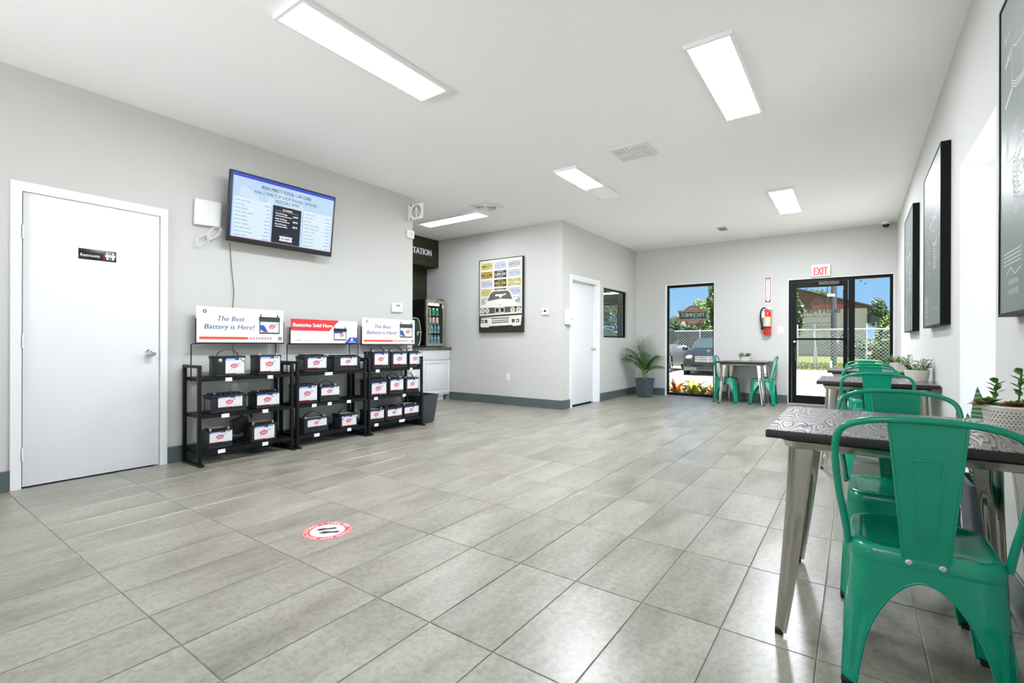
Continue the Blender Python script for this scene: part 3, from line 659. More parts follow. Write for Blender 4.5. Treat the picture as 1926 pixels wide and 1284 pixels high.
M_case = mat('battery_case', '#26292c', .42, spec=.4); M_lid = mat('battery_lid', '#1c1f21', .45, spec=.4); M_lab = mat('label_white', '#dfe2e6', .45)
M_lred = mat('label_red', '#d8343c', .5); M_lblue = mat('label_blue', '#2b4fae', .5); M_lnavy = mat('label_navy', '#1f2c50', .5); M_lead = mat('lead', '#c9cbc8', .4, .7); M_strip = mat('label_strip', '#c9c9b8', .5)
def aaa(ik, u, v, s, l=3):
    ik.disc(u, v, s, s*.62, M_lred, l, 24)
    for k in (-1, 0, 1):   # three white letters cut out of the oval
        c = u+k*s*.5
        ik.line([(c-s*.2, v-s*.40), (c, v+s*.42), (c+s*.2, v-s*.40)], s*.10, M_lab, l+1)
    ik.line([(u+s*.8, v+s*.35), (u+s*1.2, v+s*.66), (u+s*1.55, v+s*.66), (u+s*1.68, v+s*.45)], s*.11, M_lnavy, l)
    ik.line([(u-s*.5, v-s*.6), (u-s*.75, v-s*.85), (u-s*.8, v-s*1.0)], s*.09, M_lnavy, l)
def battery(xl, xr, pt, pb, sh, label, handle=False, term='top', lab=(.3, .93, .12, .9), lid='flat', caps=None, side=False, strip=False, dep=.172, hook=False):
    yF = 4.60; zb = SH[sh]
    xm = (xl+xr)/2; x0 = P(xl, pt, 'y', yF).x; x1 = P(xr, pt, 'y', yF).x; z1 = P(xm, pt, 'y', yF).z
    z1 = min(max(z1, zb+.15), zb+.235); y1 = yF+dep; w_ = x1-x0
    t_ = thing('car_battery', label, 'battery', ((x0+x1)/2, yF+dep/2, zb), group='black car batteries on the racks')
    zl = z1-.03
    cs = MB().box(x0+.004, x1-.004, yF+.004, y1-.004, zb, zl, bev=.004)
    cs.box(x0+.001, x1-.001, yF+.001, y1-.001, zb, zb+.018, bev=.003)
    obj('case', cs, [M_case], t_)
    ld = MB().box(x0, x1, yF, y1, zl, z1, bev=.005)
    if lid == 'ridge':
        for k in range(6):
            u = x0+w_*(.08+k*.145); ld.box(u, u+w_*.09, yF+.02, y1-.02, z1, z1+.014, bev=.003)
        ld.box(x0+.01, x1-.01, yF+.05, y1-.05, z1, z1+.010)
    elif lid == 'raised': ld.box(x0+w_*.12, x1-w_*.2, yF+.03, y1-.03, z1, z1+.018, bev=.004)
    obj('lid', ld, [M_lid], t_)
    if strip: obj('top_label', MB().box(x0+w_*.15, x1-w_*.25, yF+.035, y1-.035, z1+.0185 if lid == 'raised' else z1+.0005, z1+.0195 if lid == 'raised' else z1+.0015), [M_strip], t_)
    if side: obj('side_label', MB().box(x0+.0025, x0+.004, yF+.03, y1-.04, zb+.03, zl-.01), [mat('side_print', '#7d8078', .6, var=(60, '#2c2f2c'))], t_)
    hz = zl-zb; u0, u1, v0, v1 = x0+w_*lab[0], x0+w_*lab[1], zb+(z1-zb)*lab[2], zb+(z1-zb)*lab[3]
    ik = Ink(.0004); W, Hh = u1-u0, v1-v0
    ik.rect(0, W, 0, Hh, M_lab, 1); ik.rect(0, W*.62, Hh*.86, Hh, M_lblue, 2); ik.rect(W*.05, W*.5, Hh*.885, Hh*.945, M_lab, 3)
    ik.rect(W*.62, W*.70, Hh*.86, Hh, M_lnavy, 2); ik.rect(W*.74, W*.93, Hh*.9, Hh*.95, M_lnavy, 2)
    ik.rect(0, W*.55, .0, Hh*.05, M_lred, 2); ik.rect(0, W*.012, 0, Hh*.86, M_lred, 2); ik.rect(W*.6, W*.95, Hh*.07, Hh*.085, M_lred, 2)
    aaa(ik, W*.46, Hh*.5, min(W*.19, Hh*.34)); ik.build('label', (u0, yF+.0005 if v1 <= zl else yF-.0005, v0), (1, 0, 0), (0, 0, 1), t_)
    if term == 'side':
        for x in (x0+w_*.1, x1-w_*.1): obj('terminal', MB().lathe([(.014, .002), (.016, -.008), (.010, -.012)], (x, yF, z1-.04), 14, ax='y'), [M_lead if x < xm and lab[0] < .3 else M_chrome], t_)
    else:
        for k, x in enumerate((x0+w_*.13, x1-w_*.12)):
            col = M_lead if not caps else mat('cap_'+caps[k], {'red': '#d0263c', 'blue': '#2f4fd0'}[caps[k]], .4)
            obj('terminal', MB().lathe([(.009, 0), (.008, .018), (.006, .02)], (x, yF+.035, z1), 12), [col], t_)
    if handle:
        a, b = x0+w_*.12, x1-w_*.12; ym = yF+dep*.5; hh = .028+.03*min(1, w_/.3)
        pts = catmull([(a, ym, z1-.01), (a+w_*.08, ym, z1+hh*.55), (a+w_*.25, ym, z1+hh*.95), ((a+b)/2, ym, z1+hh*1.1), (b-w_*.2, ym, z1+hh*.9), (b-w_*.05, ym, z1+hh*.45), (b, ym, z1-.01)], 4)
        mb = MB(); rings = [[p+Vector((0, -.009, -.002)), p+Vector((0, .009, -.002)), p+Vector((0, .009, .002)), p+Vector((0, -.009, .002))] for p in pts]; mb.loft(rings)
        obj('handle', mb, [M_black], t_)
    if hook: obj('handle_clip', MB().tube(catmull([(x0-.003, yF+.10, z1), (x0-.006, yF+.09, z1-.03), (x0-.006, yF+.06, z1-.09)]), .006, 6), [M_black], t_)
    return t_
L_ = 'nearest the restroom door'; 
battery(408.2, 462.3, 669, 708, 2, 'wide battery with carry handle and round side terminals, top left of the left rack', True, 'side', (.28, .95, .13, .9), hook=True)
battery(486.6, 529.4, 667.4, 704, 2, 'battery with two bare top posts, top right of the left rack', False, 'top', (.06, .93, .16, .93))
battery(397.9, 464.8, 741.8, 777, 1, 'long battery with printed side, middle shelf left of the left rack', lab=(.17, .86, .3, .88), lid='ridge', side=True)
battery(482.3, 526.5, 737.7, 770, 1, 'ridged battery without handle, middle shelf right of the left rack', lab=(.02, .97, .2, .9), lid='ridge')
battery(392.9, 438, 809, 848.8, 0, 'battery with pale top strip, bottom shelf left of the left rack', lab=(.02, .97, .34, .94), lid='raised', strip=True)
battery(472.9, 521.7, 796.8, 836.2, 0, 'large battery with pale top strip and top posts, bottom right of the left rack', lab=(.1, .88, .12, .9), lid='raised', strip=True)
battery(572.7, 616.3, 668.8, 701.5, 2, 'low battery with printed side, top left of the middle rack', lab=(.13, .94, .25, .9), lid='ridge', side=True)
battery(628.8, 678.6, 669.6, 700, 2, 'low wide battery with long ridged lid, top right of the middle rack', lab=(.22, .85, .35, .92), lid='ridge')
battery(559.5, 598.4, 722.5, 762, 1, 'battery with blue and red terminal caps on the middle rack', lab=(.07, .94, .16, .9), caps=('blue', 'red'))
battery(602.3, 639, 725.7, 758.4, 1, 'battery with arched handle beside the one with coloured caps', True, lab=(.05, .97, .4, .94))
battery(572, 618.7, 786.4, 821.5, 0, 'battery with handle and pale top strip, bottom left of the middle rack', True, lab=(.13, .9, .42, .93), strip=True)
battery(641.2, 673.2, 778.6, 810.5, 0, 'battery with round side terminals and handle, bottom right of the middle rack', True, 'side', (.06, .9, .12, .84), strip=True)
battery(701, 734.3, 660.7, 694.7, 2, 'handled battery, top left of the right rack', True, lab=(.1, .86, .22, .9), hook=True)
battery(735.8, 767.6, 660.7, 693, 2, 'handled battery, middle of the top shelf of the right rack', True, lab=(.12, .9, .22, .88))
battery(769.4, 792.8, 662, 691.8, 2, 'narrow handled battery at the top right end of the right rack', True, lab=(.05, .97, .2, .93), lid='ridge')
battery(694.4, 729.9, 713, 748.7, 1, 'handled battery, left on the middle shelf of the right rack', True, lab=(.13, .9, .12, .8), lid='ridge')
battery(732.1, 760.5, 711, 745.7, 1, 'handled battery, centre of the middle shelf of the right rack', True, lab=(.08, .93, .25, .92))
battery(763.2, 788.8, 710, 742.8, 1, 'handled battery, right end of the middle shelf of the right rack', True, lab=(.1, .93, .25, .92))
battery(693.7, 724, 771, 801, 0, 'plain battery with pale top, bottom left of the right rack', lab=(.05, .93, .3, .93), strip=True)
battery(725.5, 758.8, 771, 796.8, 0, 'low ridged battery in the middle of the bottom shelf, right rack', lab=(.1, .9, .3, .88), lid='ridge')
battery(760.2, 788, 765.7, 791, 0, 'battery with raised pale lid at the bottom right end, by the bin', lab=(.02, .98, .32, .88), lid='raised', strip=True)
# jump starter case leaning behind the bottom shelf
t_ = thing('jump_starter', 'black portable case with handle leaning behind the bottom left batteries', 'case', (2.13, 4.75, SH[0]))
q = P(446, 801, 'y', 4.79)
Mx = Matrix.Translation(q) @ Matrix.Rotation(R_(-14), 4, 'Y')
mb = MB().box(-.045, .10, -.04, .04, -.07, .07, bev=.015, seg=3); bmesh.ops.transform(mb.bm, matrix=Mx, verts=mb.bm.verts); obj('body', mb, [M_blackp], t_)
mb = MB().tube(catmull([(.06, 0, .06), (.07, 0, .115), (.13, 0, .12), (.15, 0, .03)]), .009); bmesh.ops.transform(mb.bm, matrix=Mx, verts=mb.bm.verts); obj('handle', mb, [M_blackp], t_)
mb = MB().box(-.046, -.044, -.02, .0, -.06, .06); bmesh.ops.transform(mb.bm, matrix=Mx, verts=mb.bm.verts); tag(obj('edge_trim', mb, [M_slot], t_), 'grey trim strip')

# signs above the racks
M_sign = mat('sign_white', '#eceded', .45); M_or = mat('sign_orange', '#e2583e', .5); M_tx = mat('sign_slate', '#4d6487', .5); M_teal = mat('print_teal', '#33544f', .5); M_sred = mat('sign_red', '#df2f36', .5)
def sign_board(x0, x1, z0, z1, label):
    t_ = thing('sign_board', label, 'sign', ((x0+x1)/2, 4.82, z0), group='printed signs standing on the racks')
    obj('board', MB().box(x0, x1, 4.806, 4.811, z0, z1), [M_sign], t_, smooth=False)
    obj('holder', MB().box(x0-.004, x1+.004, 4.800, 4.822, z0-.01, z0+.004).box(x0-.006, x0, 4.803, 4.820, z0, z0+(z1-z0)*.66).box(x1, x1+.006, 4.803, 4.820, z0, z0+(z1-z0)*.66).box(x0, x1, 4.812, 4.816, z0, z0+(z1-z0)*.6), [M_black], t_, smooth=False)
    return t_
def small_batt(ik, u, v, s, dark):
    ik.rect(u, u+s, v, v+s*.72, M_teal if not dark else M_case, 2); ik.rect(u-s*.02, u+s*1.02, v+s*.62, v+s*.82, M_lid if dark else mat('print_teal_dark', '#23403c', .5), 3)
    ik.rect(u+s*.04, u+s*.11, v+s*.82, v+s*.95, M_lred, 3); ik.rect(u+s*.86, u+s*.93, v+s*.82, v+s*.93, M_lid, 3)
    ik.rect(u+s*.05, u+s*.95, v+s*.07, v+s*.58, M_lab, 4)
    if not dark: ik.poly([(u+s*.05, v+s*.2), (u+s*.05, v+s*.42), (u+s*.22, v+s*.42), (u+s*.4, v+s*.12), (u+s*.2, v+s*.12)], M_lblue, 5); ik.poly([(u+s*.15, v+s*.08), (u+s*.45, v+s*.08), (u+s*.38, v+s*.13), (u+s*.2, v+s*.13)], M_lred, 6)
    else: ik.rect(u+s*.05, u+s*.7, v+s*.48, v+s*.58, M_lblue, 5)
    aaa(ik, u+s*.62, v+s*.36, s*.16, 6)
def best_sign(x0, x1, z0, z1, label):
    t_ = sign_board(x0, x1, z0, z1, label); W, Hh = x1-x0, z1-z0
    ik = Ink(.0004); ik.text('The Best', W*.37, Hh*.62, Hh*.135, M_tx, 2, w=W*.30, shear=.22, bold=.012); ik.text('Battery is Here!', W*.36, Hh*.39, Hh*.135, M_tx, 2, w=W*.56, shear=.22, bold=.012)
    ik.poly([(W*.03, Hh*.10), (W*.55, Hh*.10), (W*.57, Hh*.135), (W*.55, Hh*.17), (W*.03, Hh*.17)], M_or, 2)
    for k in range(8):
        u = W*(.585+k*.035); c = M_sred if k < 4 else mat('sign_maroon', '#7c3a48', .5)
        ik.line([(u, Hh*.165), (u+W*.018, Hh*.135), (u, Hh*.105)], W*.008, c, 2)
    small_batt(ik, W*.695, Hh*.27, W*.255, False); ik.ring(W*.085, Hh*.87, W*.015, W*.008, M_tx, 2)
    ik.rect(W*.05, W*.13, Hh*.79, Hh*.797, M_strip, 2); ik.rect(W*.06, W*.12, Hh*.74, Hh*.747, M_strip, 2); ik.rect(W*.93, W*.98, Hh*.08, Hh*.18, M_slot, 2); ik.rect(W*.935, W*.975, Hh*.12, Hh*.135, M_sign, 3)
    ik.build('print', (x0, 4.8055, z0), (1, 0, 0), (0, 0, 1), t_)
best_sign(1.88, 2.687, 1.06, 1.392, 'white The Best Battery sign on the left rack')
best_sign(3.66, 4.508, 1.046, 1.366, 'white The Best Battery sign on the right rack by the alcove')
t_ = sign_board(2.765, 3.592, 1.054, 1.315, 'red and white Batteries Sold Here sign on the middle rack'); W, Hh = .827, .261
ik = Ink(.0004); ik.poly([(0, Hh*.53), (W*.55, Hh*.53), (W*.70, Hh), (0, Hh)], M_sred, 2); ik.text('Batteries Sold Here', W*.035, Hh*.69, Hh*.15, M_sign, 3, w=W*.56, al='l', bold=.04)
ik.poly([(W*.79, 0), (W, 0), (W, Hh*.27), (W*.87, Hh*.27)], M_lblue, 2); ik.disc(W*.91, Hh*.17, W*.022, Hh*.055, M_sign, 3); ik.rect(W*.86, W*.97, Hh*.055, Hh*.08, M_sign, 3)
ik.text('AAA', W*.075, Hh*.10, Hh*.085, M_lred, 2, w=W*.07, al='l'); ik.text('carsbattery', W*.16, Hh*.10, Hh*.05, mat('print_pink', '#c98a8c', .6), 2, w=W*.17, al='l')
small_batt(ik, W*.62, Hh*.14, W*.2, True); ik.build('print', (2.765, 4.8055, 1.054), (1, 0, 0), (0, 0, 1), t_)

# waste bin
t_ = thing('waste_bin', 'dark grey rectangular waste bin beside the right battery rack', 'bin', (4.62, 4.72, 0))
mb = MB()
def rrect(w, h, r, z, c, n=4):
    out = []
    for sx, sy, a in ((1, 1, 0), (-1, 1, pi/2), (-1, -1, pi), (1, -1, 3*pi/2)):
        for k in range(n+1): b = a+pi/2*k/n; out.append((c[0]+sx*(w-r)+r*cos(b), c[1]+sy*(h-r)+r*sin(b), z))
    return out
cB = (4.60, 4.74)
rings = [rrect(.115, .11, .05, .005, cB), rrect(.125, .118, .05, .02, cB), rrect(.155, .15, .035, .36, cB), rrect(.163, .158, .035, .365, cB), rrect(.163, .158, .035, .375, cB), rrect(.150, .145, .03, .375, cB), rrect(.12, .112, .04, .03, cB)]
mb.loft(rings); obj('bucket', mb, [mat('bin_grey', '#3b4145', .45)], t_)

# ================================================================== COFFEE ALCOVE
def planks(parent, x0, x1, y, z0, z1, n, dirn=-1):
    cols = [mat('plank_a', '#2e3018', .6, var=(8, '#1f200f')), mat('plank_b', '#3a3c22', .6, var=(10, '#262713')), mat('plank_c', '#242512', .6, var=(9, '#34361d'))]
    hz = (z1-z0)/n
    for k in range(n):
        cut = x0+(x1-x0)*random.uniform(.25, .75)
        for a, b in ((x0, cut), (cut, x1)):
            obj('plank', MB().box(a+.0015, b-.0015, y-.014-random.uniform(0, .004), y, z0+k*hz+.0015, z0+(k+1)*hz-.0015), [random.choice(cols)], parent, smooth=False)
t_ = thing('station_header', 'dark green wood plank header with white STATION lettering', 'sign', (5.7, 6.6, 2.5)); 
obj('box', MB().box(XE+.002, XB-.002, 6.585, YA-.002, 2.51, H-.002), [mat('header_core', '#2a2c18', .7)], t_)
planks(t_, XE+.002, XB-.002, 6.585, 2.51, H-.004, 4)
ik = Ink(); q = P(777, 476, 'y', 6.56)
ik.text('COFFEE STATION', 6.575, 2.708, .115, WHT, 1, w=1.0, al='r', bold=.028); ik.build('lettering', (0, 6.562, 0), (1, 0, 0), (0, 0, 1), t_)
t_ = thing('plank_panel', 'dark green wood planks on the wall above the coffee counter', 'panelling', (5.7, YA, 1.0))
planks(t_, XE+.002, XB-.002, YA-.002, .99, 2.505, 11)
# counter
t_ = thing('base_cabinet', 'white base cabinet with raised panel doors under the coffee counter', 'cabinet', (5.75, 6.55, 0))
yc = 6.25; CXR = XB-.002; CX0 = XE+.002
obj('body', MB().box(CX0, CXR, yc+.02, YA-.002, .1, .94).box(CX0, CXR-.12, yc+.07, YA-.002, 0, .1), [M_white], t_, smooth=False)
nD = 3; wD = (CXR-CX0)/nD
for k in range(nD):
    a, b = CX0+k*wD+.012, CX0+(k+1)*wD-.012
    obj('drawer_front', MB().box(a, b, yc, yc+.02, .755, .93, bev=.004), [M_white], t_)
    dz0, dz1 = .13, .74; dm = MB().box(a, b, yc+.004, yc+.02, dz0, dz1, bev=.003); e = .055
    dm.box(a, a+e, yc-.004, yc+.004, dz0, dz1, bev=.003).box(b-e, b, yc-.004, yc+.004, dz0, dz1, bev=.003).box(a+e, b-e, yc-.004, yc+.004, dz0, dz0+e, bev=.003).box(a+e, b-e, yc-.004, yc+.004, dz1-e, dz1, bev=.003).box(a+e+.02, b-e-.02, yc-.006, yc+.004, dz0+e+.02, dz1-e-.02, bev=.008)
    obj('cabinet_door', dm, [M_white], t_)
tag(obj('worktop', MB().box(CX0, CXR, yc-.03, YA-.002, .942, .985, bev=.004), [mat('grey_laminate', '#6d6a63', .4, var=(30, '#5a5751'))]), 'dark grey laminate worktop of the coffee counter', 'worktop')
# drinks fridge
fx0, fx1, fy, fz0, fz1 = 6.19, 6.675, 6.30, .987, 1.855
t_ = thing('drinks_fridge', 'black drinks fridge with steel framed glass door on the counter', 'fridge', ((fx0+fx1)/2, 6.55, fz0))
M_fr = mat('fridge_black', '#0c0d0d', .5); M_in = mat('fridge_inner', '#3a423e', .5)
fb = MB(); wl_ = .03
fb.box(fx0, fx0+wl_, fy+.05, 6.86, fz0+.02, fz1).box(fx1-wl_, fx1, fy+.05, 6.86, fz0+.02, fz1).box(fx0+wl_, fx1-wl_, fy+.05, 6.86, fz1-.03, fz1).box(fx0+wl_, fx1-wl_, fy+.05, 6.86, fz0+.02, fz0+.05).box(fx0+wl_, fx1-wl_, 6.82, 6.86, fz0+.05, fz1-.03)
for x in (fx0+.03, fx1-.06): fb.box(x, x+.03, fy+.07, fy+.1, fz0-.002, fz0+.02)
obj('cabinet', fb, [M_fr], t_, smooth=False)
obj('liner', MB().box(fx1-wl_-.003, fx1-wl_, fy+.05, 6.82, fz0+.05, fz1-.03).box(fx0+wl_, fx1-wl_, 6.815, 6.819, fz0+.05, fz1-.03), [M_in], t_, smooth=False)
dr_ = MB(); e = .05
dr_.box(fx0, fx0+e, fy, fy+.045, fz0+.015, fz1, bev=.004).box(fx1-e, fx1, fy, fy+.045, fz0+.015, fz1, bev=.004).box(fx0+e, fx1-e, fy, fy+.045, fz0+.015, fz0+.07, bev=.003).box(fx0+e, fx1-e, fy, fy+.045, fz1-.06, fz1, bev=.003)
dd_ = obj('fridge_door', dr_, [M_steel], t_); obj('pane', MB().box(fx0+e, fx1-e, fy+.02, fy+.026, fz0+.07, fz1-.06), [M_glass], dd_)
obj('handle', MB().tube([(fx0+.065, fy, 1.12), (fx0+.065, fy-.03, 1.12), (fx0+.065, fy-.03, 1.70), (fx0+.065, fy, 1.70)], .008), [M_steel], dd_)
obj('lock', MB().box(fx0+.24, fx0+.28, fy-.004, fy, fz1-.035, fz1-.02), [M_black], dd_)
obj('hinge_cover', MB().box(fx1-.12, fx1-.01, fy+.01, fy+.09, fz1, fz1+.018, bev=.003), [M_black], t_)
zsh = (1.06, 1.25, 1.42, 1.58)
for z in zsh: obj('fridge_shelf', MB().box(fx0+wl_, fx1-wl_, fy+.07, 6.8, z-.008, z), [M_chrome], t_)
obj('fridge_lamp', MB().box(fx0+.06, fx1-.10, fy+.055, fy+.075, fz1-.10, fz1-.066), [mat('fridge_led', '#ffffff', emit='#c9d4ff', es=5)], t_)
def can(x, z, cols, name, label, group):
    mb = MB(); c = (x, fy+.072, z)
    mb.lathe([(.024, 0), (.031, .008), (.031, .018)], c, 14, m=1).lathe([(.031, .018), (.031, .105)], c, 14, m=0, cap=False).lathe([(.031, .105), (.026, .118), (.025, .122)], c, 14, m=1)
    for v in mb.bm.verts: v.co -= Vector(c)
    o = obj(name, mb, [cols, M_chrome]); o.location = c; tag(o, label, 'can', group)
def bottle(x, z, label, group, cw):
    mb = MB(); c = (x, fy+.072, z)
    mb.lathe([(.028, 0), (.031, .01), (.030, .06), (.031, .10), (.026, .13), (.013, .15), (.012, .162)], c, 14, m=0).lathe([(.0315, .055), (.0315, .095)], c, 14, m=1, cap=False).lathe([(.014, .16), (.014, .176)], c, 14, m=2)
    for v in mb.bm.verts: v.co -= Vector(c)
    o = obj('water_bottle', mb, [mat('bottle_water', '#8fb4bc', .15, spec=.7), mat(cw, {'bottle_blue': '#3e86b4', 'bottle_teal': '#3f9a90'}[cw], .5), M_white]); o.location = c; o.scale = (.88, .88, .82); tag(o, label, 'bottle', group)
pos = ('leftmost', 'middle', 'rightmost')
for k in range(3):
    can(fx0+.155+k*.095, zsh[3], mat('can_green', '#1fa35c', .35, emit='#1fa35c', es=.0), 'drink_can', f'{pos[k]} green drink can on the top fridge shelf', 'green cans in the fridge')
    can(fx0+.155+k*.095, zsh[2], mat('can_white', '#d9c4bf', .35), 'drink_can', f'{pos[k]} white drink can on the second fridge shelf', 'white cans in the fridge')
pos4 = ('leftmost', 'second from left', 'third from left', 'rightmost')
for k in range(4):
    bottle(fx0+.125+k*.085, zsh[1], f'{pos4[k]} water bottle on the upper bottle shelf of the fridge', 'water bottles on the upper fridge shelf', 'bottle_blue')
    bottle(fx0+.125+k*.085, zsh[0], f'{pos4[k]} water bottle on the lowest fridge shelf', 'water bottles on the lowest fridge shelf', 'bottle_teal')
# coffee machine and cup
t_ = thing('coffee_machine', 'dark coffee machine with silver curved edge left of the fridge', 'coffee machine', (5.85, 6.55, .987))
cm = MB(); prof = [(6.28, .987), (6.80, .987), (6.80, 1.50), (6.36, 1.50), (6.30, 1.47), (6.28, 1.40)]
cm.prism(prof, 'x', 5.62, 5.93); obj('body', cm, [mat('machine_dark', '#23302e', .3)], t_)
obj('side_trim', MB().tube(catmull([(5.955, 6.27, .995), (6.01, 6.27, 1.10), (6.02, 6.27, 1.28), (5.985, 6.27, 1.44), (5.93, 6.27, 1.495), (5.80, 6.27, 1.50)], 6), .012), [M_steel], t_)
obj('side_panel', MB().prism([(5.93, .99), (5.975, .99), (6.01, 1.10), (6.02, 1.28), (5.985, 1.44), (5.93, 1.49)], 'y', 6.28, 6.7), [mat('machine_panel', '#2f3d3a', .25)], t_)
obj('spout', MB().box(5.86, 5.97, 6.18, 6.28, 1.235, 1.262, bev=.006).lathe([(.02, 0), (.016, -.04)], (5.88, 6.2, 1.237), 12), [M_chrome], t_)
obj('drip_tray', MB().box(5.62, 6.05, 6.2, 6.30, .987, 1.015, bev=.004), [M_black], t_)
t_ = thing('paper_cup', 'white and red paper cup standing on the coffee machine', 'cup', (5.88, 6.5, 1.5))
obj('cup', MB().lathe([(.03, 0), (.042, .12), (.044, .125)], (5.875, 6.4, 1.502), 16), [mat('cup_red', '#c9564c', .5)], t_)
obj('cup_lid', MB().lathe([(.045, .125), (.046, .133), (.04, .142)], (5.875, 6.4, 1.502), 16), [M_white], t_)

# ================================================================== MIDDLE WALL
# framed poster
py0, py1, pz0, pz1 = 4.515, 5.555, 1.25, 2.54
t_ = thing('framed_poster', 'framed poster of a white car under rows of number plates', 'picture', (XB, (py0+py1)/2, pz0))
XP = XB-.055
a_, b_ = P(901, 557, 'x', XP).y, P(983, 557, 'x', XP).y
fr_ = MB(); e = .012
fr_.box(XP, XB, b_, b_+e, pz0, pz1).box(XP, XB, a_-e, a_, pz0, pz1).box(XP, XB, b_+e, a_-e, pz0, pz0+e).box(XP, XB, b_+e, a_-e, pz1-e, pz1)
obj('frame', fr_, [mat('frame_black', '#20241c', .5)], t_, smooth=False); obj('backing', MB().box(XP+.006, XB, b_+e, a_-e, pz0+e, pz1-e), [mat('poster_paper', '#dedbd0', .6)], t_, smooth=False)
W, Hh = a_-b_-2*e, pz1-pz0-2*e
pk = lambda n, c: mat('poster_'+n, c, .6)
K, Wt, Gy, Lg, Ye, Oc, Ol = pk('black', '#23271f'), pk('white', '#e2e0d4'), pk('grey', '#5d5e56'), pk('light', '#bfc0cb'), pk('yellow', '#cfc36c'), pk('ochre', '#b2944a'), pk('olive', '#aea658')
ik = Ink(.0006)
rows = [[('9844 CY', Ye, K), ('LH 4K', Lg, pk('mist', '#9497a8')), ('BZM-253', pk('silver', '#c4c4be'), pk('mist2', '#7a7c7a'))], [('841-LUN', Oc, K), ('LXW-554', K, Wt), ('W 701', Lg, pk('mist', ''))], [('LOPC766', Lg, pk('mist', '')), ('HHZ 838', pk('dkolive', '#2f3015'), Ye), ('111466', Ol, Wt)], [('TP-3159', Ye, pk('mist2', '')), ('WV 4220', Gy, Wt), ('TSP 701', Lg, pk('mist', ''))], [('CP 62', pk('silver', ''), Gy), None, ('AB 03', Lg, Gy)]]
for r, row in enumerate(rows):
    for c, cell in enumerate(row):
        if not cell: continue
        u0 = W*(.03+c*.325); v1 = Hh*(.965-r*.122); w_, h_ = W*.285, Hh*.098
        ik.rect(u0, u0+w_, v1-h_, v1, cell[1], 1); ik.text(cell[0], u0+w_/2, v1-h_*.72, h_*.42, cell[2], 2, w=w_*.85, bold=.02); ik.rect(u0+w_*.25, u0+w_*.75, v1-h_*.17, v1-h_*.12, cell[2], 2); ik.rect(u0+w_*.2, u0+w_*.7, v1-h_*.9, v1-h_*.85, cell[2], 2)
S = lambda pts: [(W*a, Hh*b) for a, b in pts]
ik.poly(S([(0, 0), (1, 0), (1, .2), (0, .2)]), K, 3)
ik.poly(S([(.02, .34), (.16, .40), (.24, .53), (.30, .575), (.70, .575), (.77, .53), (.85, .40), (.98, .34), (1, .24), (0, .24)]), Wt, 4)
ik.poly(S([(.19, .43), (.27, .535), (.34, .56), (.67, .56), (.72, .535), (.78, .44), (.5, .455)]), Gy, 5)
ik.poly(S([(.38, .51), (.40, .52), (.55, .515), (.63, .525), (.64, .51), (.56, .495), (.50, .46), (.46, .495), (.38, .49)]), Wt, 6)
ik.poly(S([(.12, .42), (.15, .455), (.20, .455), (.19, .42)]), Wt, 5); ik.poly(S([(.81, .45), (.87, .475), (.9, .44), (.84, .43)]), Wt, 5)
ik.poly(S([(.03, .25), (.97, .27), (.975, .34), (.02, .335)]), K, 5)
ik.poly(S([(.25, .26), (.76, .27), (.76, .33), (.25, .325)]), Gy, 6)
for k in range(5): ik.line(S([(.25, .27+k*.012), (.76, .276+k*.012)]), Hh*.003, K, 7)
for u in (.08, .19, .79, .92): ik.disc(W*u, Hh*.295, W*.052, Hh*.037, Wt, 8, 24); ik.ring(W*u, Hh*.295, W*.03, W*.006, Gy, 9, 20); ik.disc(W*u, Hh*.297, W*.015, Hh*.01, K if u in (.08, .92) else Gy, 9, 12)
for u in (.43, .55): ik.poly(S([(u-.055, .265), (u+.055, .265), (u+.05, .335), (u-.05, .335)]), Wt, 9); ik.poly(S([(u-.04, .272), (u+.04, .272), (u+.035, .328), (u-.035, .328)]), K, 10)
ik.poly(S([(0, .205), (1, .225), (1, .245), (0, .225)]), K, 6)
ik.poly(S([(.02, .08), (.04, .19), (.97, .21), (.99, .19), (.97, .085), (.8, .075), (.78, .09), (.25, .08), (.22, .065), (.05, .065)]), Wt, 7)
ik.poly(S([(.3, .145), (.7, .155), (.7, .165), (.3, .155)]), K, 8); ik.poly(S([(.3, .118), (.7, .128), (.7, .14), (.3, .13)]), K, 8); ik.poly(S([(.3, .175), (.7, .18), (.72, .195), (.28, .19)]), Gy, 8)
for u in (.07, .16, .80, .90): ik.rect(W*(u-.03), W*(u+.035), Hh*.125, Hh*.17, K, 8); ik.disc(W*u, Hh*.147, W*.018, Hh*.012, Gy if u in (.16, .8) else Wt, 9, 12)
ik.disc(W*.49, Hh*.375, W*.018, Hh*.005, Gy, 8, 12)
ik.build('print', (XP+.006, a_-e, pz0+e), (0, -1, 0), (0, 0, 1), t_)
a, b = P(1020, 580, 'x', XB), P(1033, 592, 'x', XB)
t_ = thing('thermostat', 'small white thermostat right of the framed car poster', 'thermostat', (XB, a.y, b.z))
obj('case', MB().box(XB-.03, XB, b.y, a.y, b.z, a.z, bev=.006), [M_plastic], t_); obj('display', MB().box(XB-.032, XB-.029, (a.y+b.y)/2-.025, (a.y+b.y)/2+.02, b.z+.05, b.z+.08), [M_black], t_)
t_ = thing('wall_outlet', 'white wall outlet low under the framed car poster', 'outlet', (XB, 4.896, .476))
obj('plate', MB().box(XB-.006, XB, 4.86, 4.93, .42, .535, bev=.003), [M_plastic], t_)
for z in (.455, .50): obj('socket', MB().box(XB-.009, XB-.005, 4.88, 4.912, z-.014, z+.014, bev=.003), [M_white], t_)
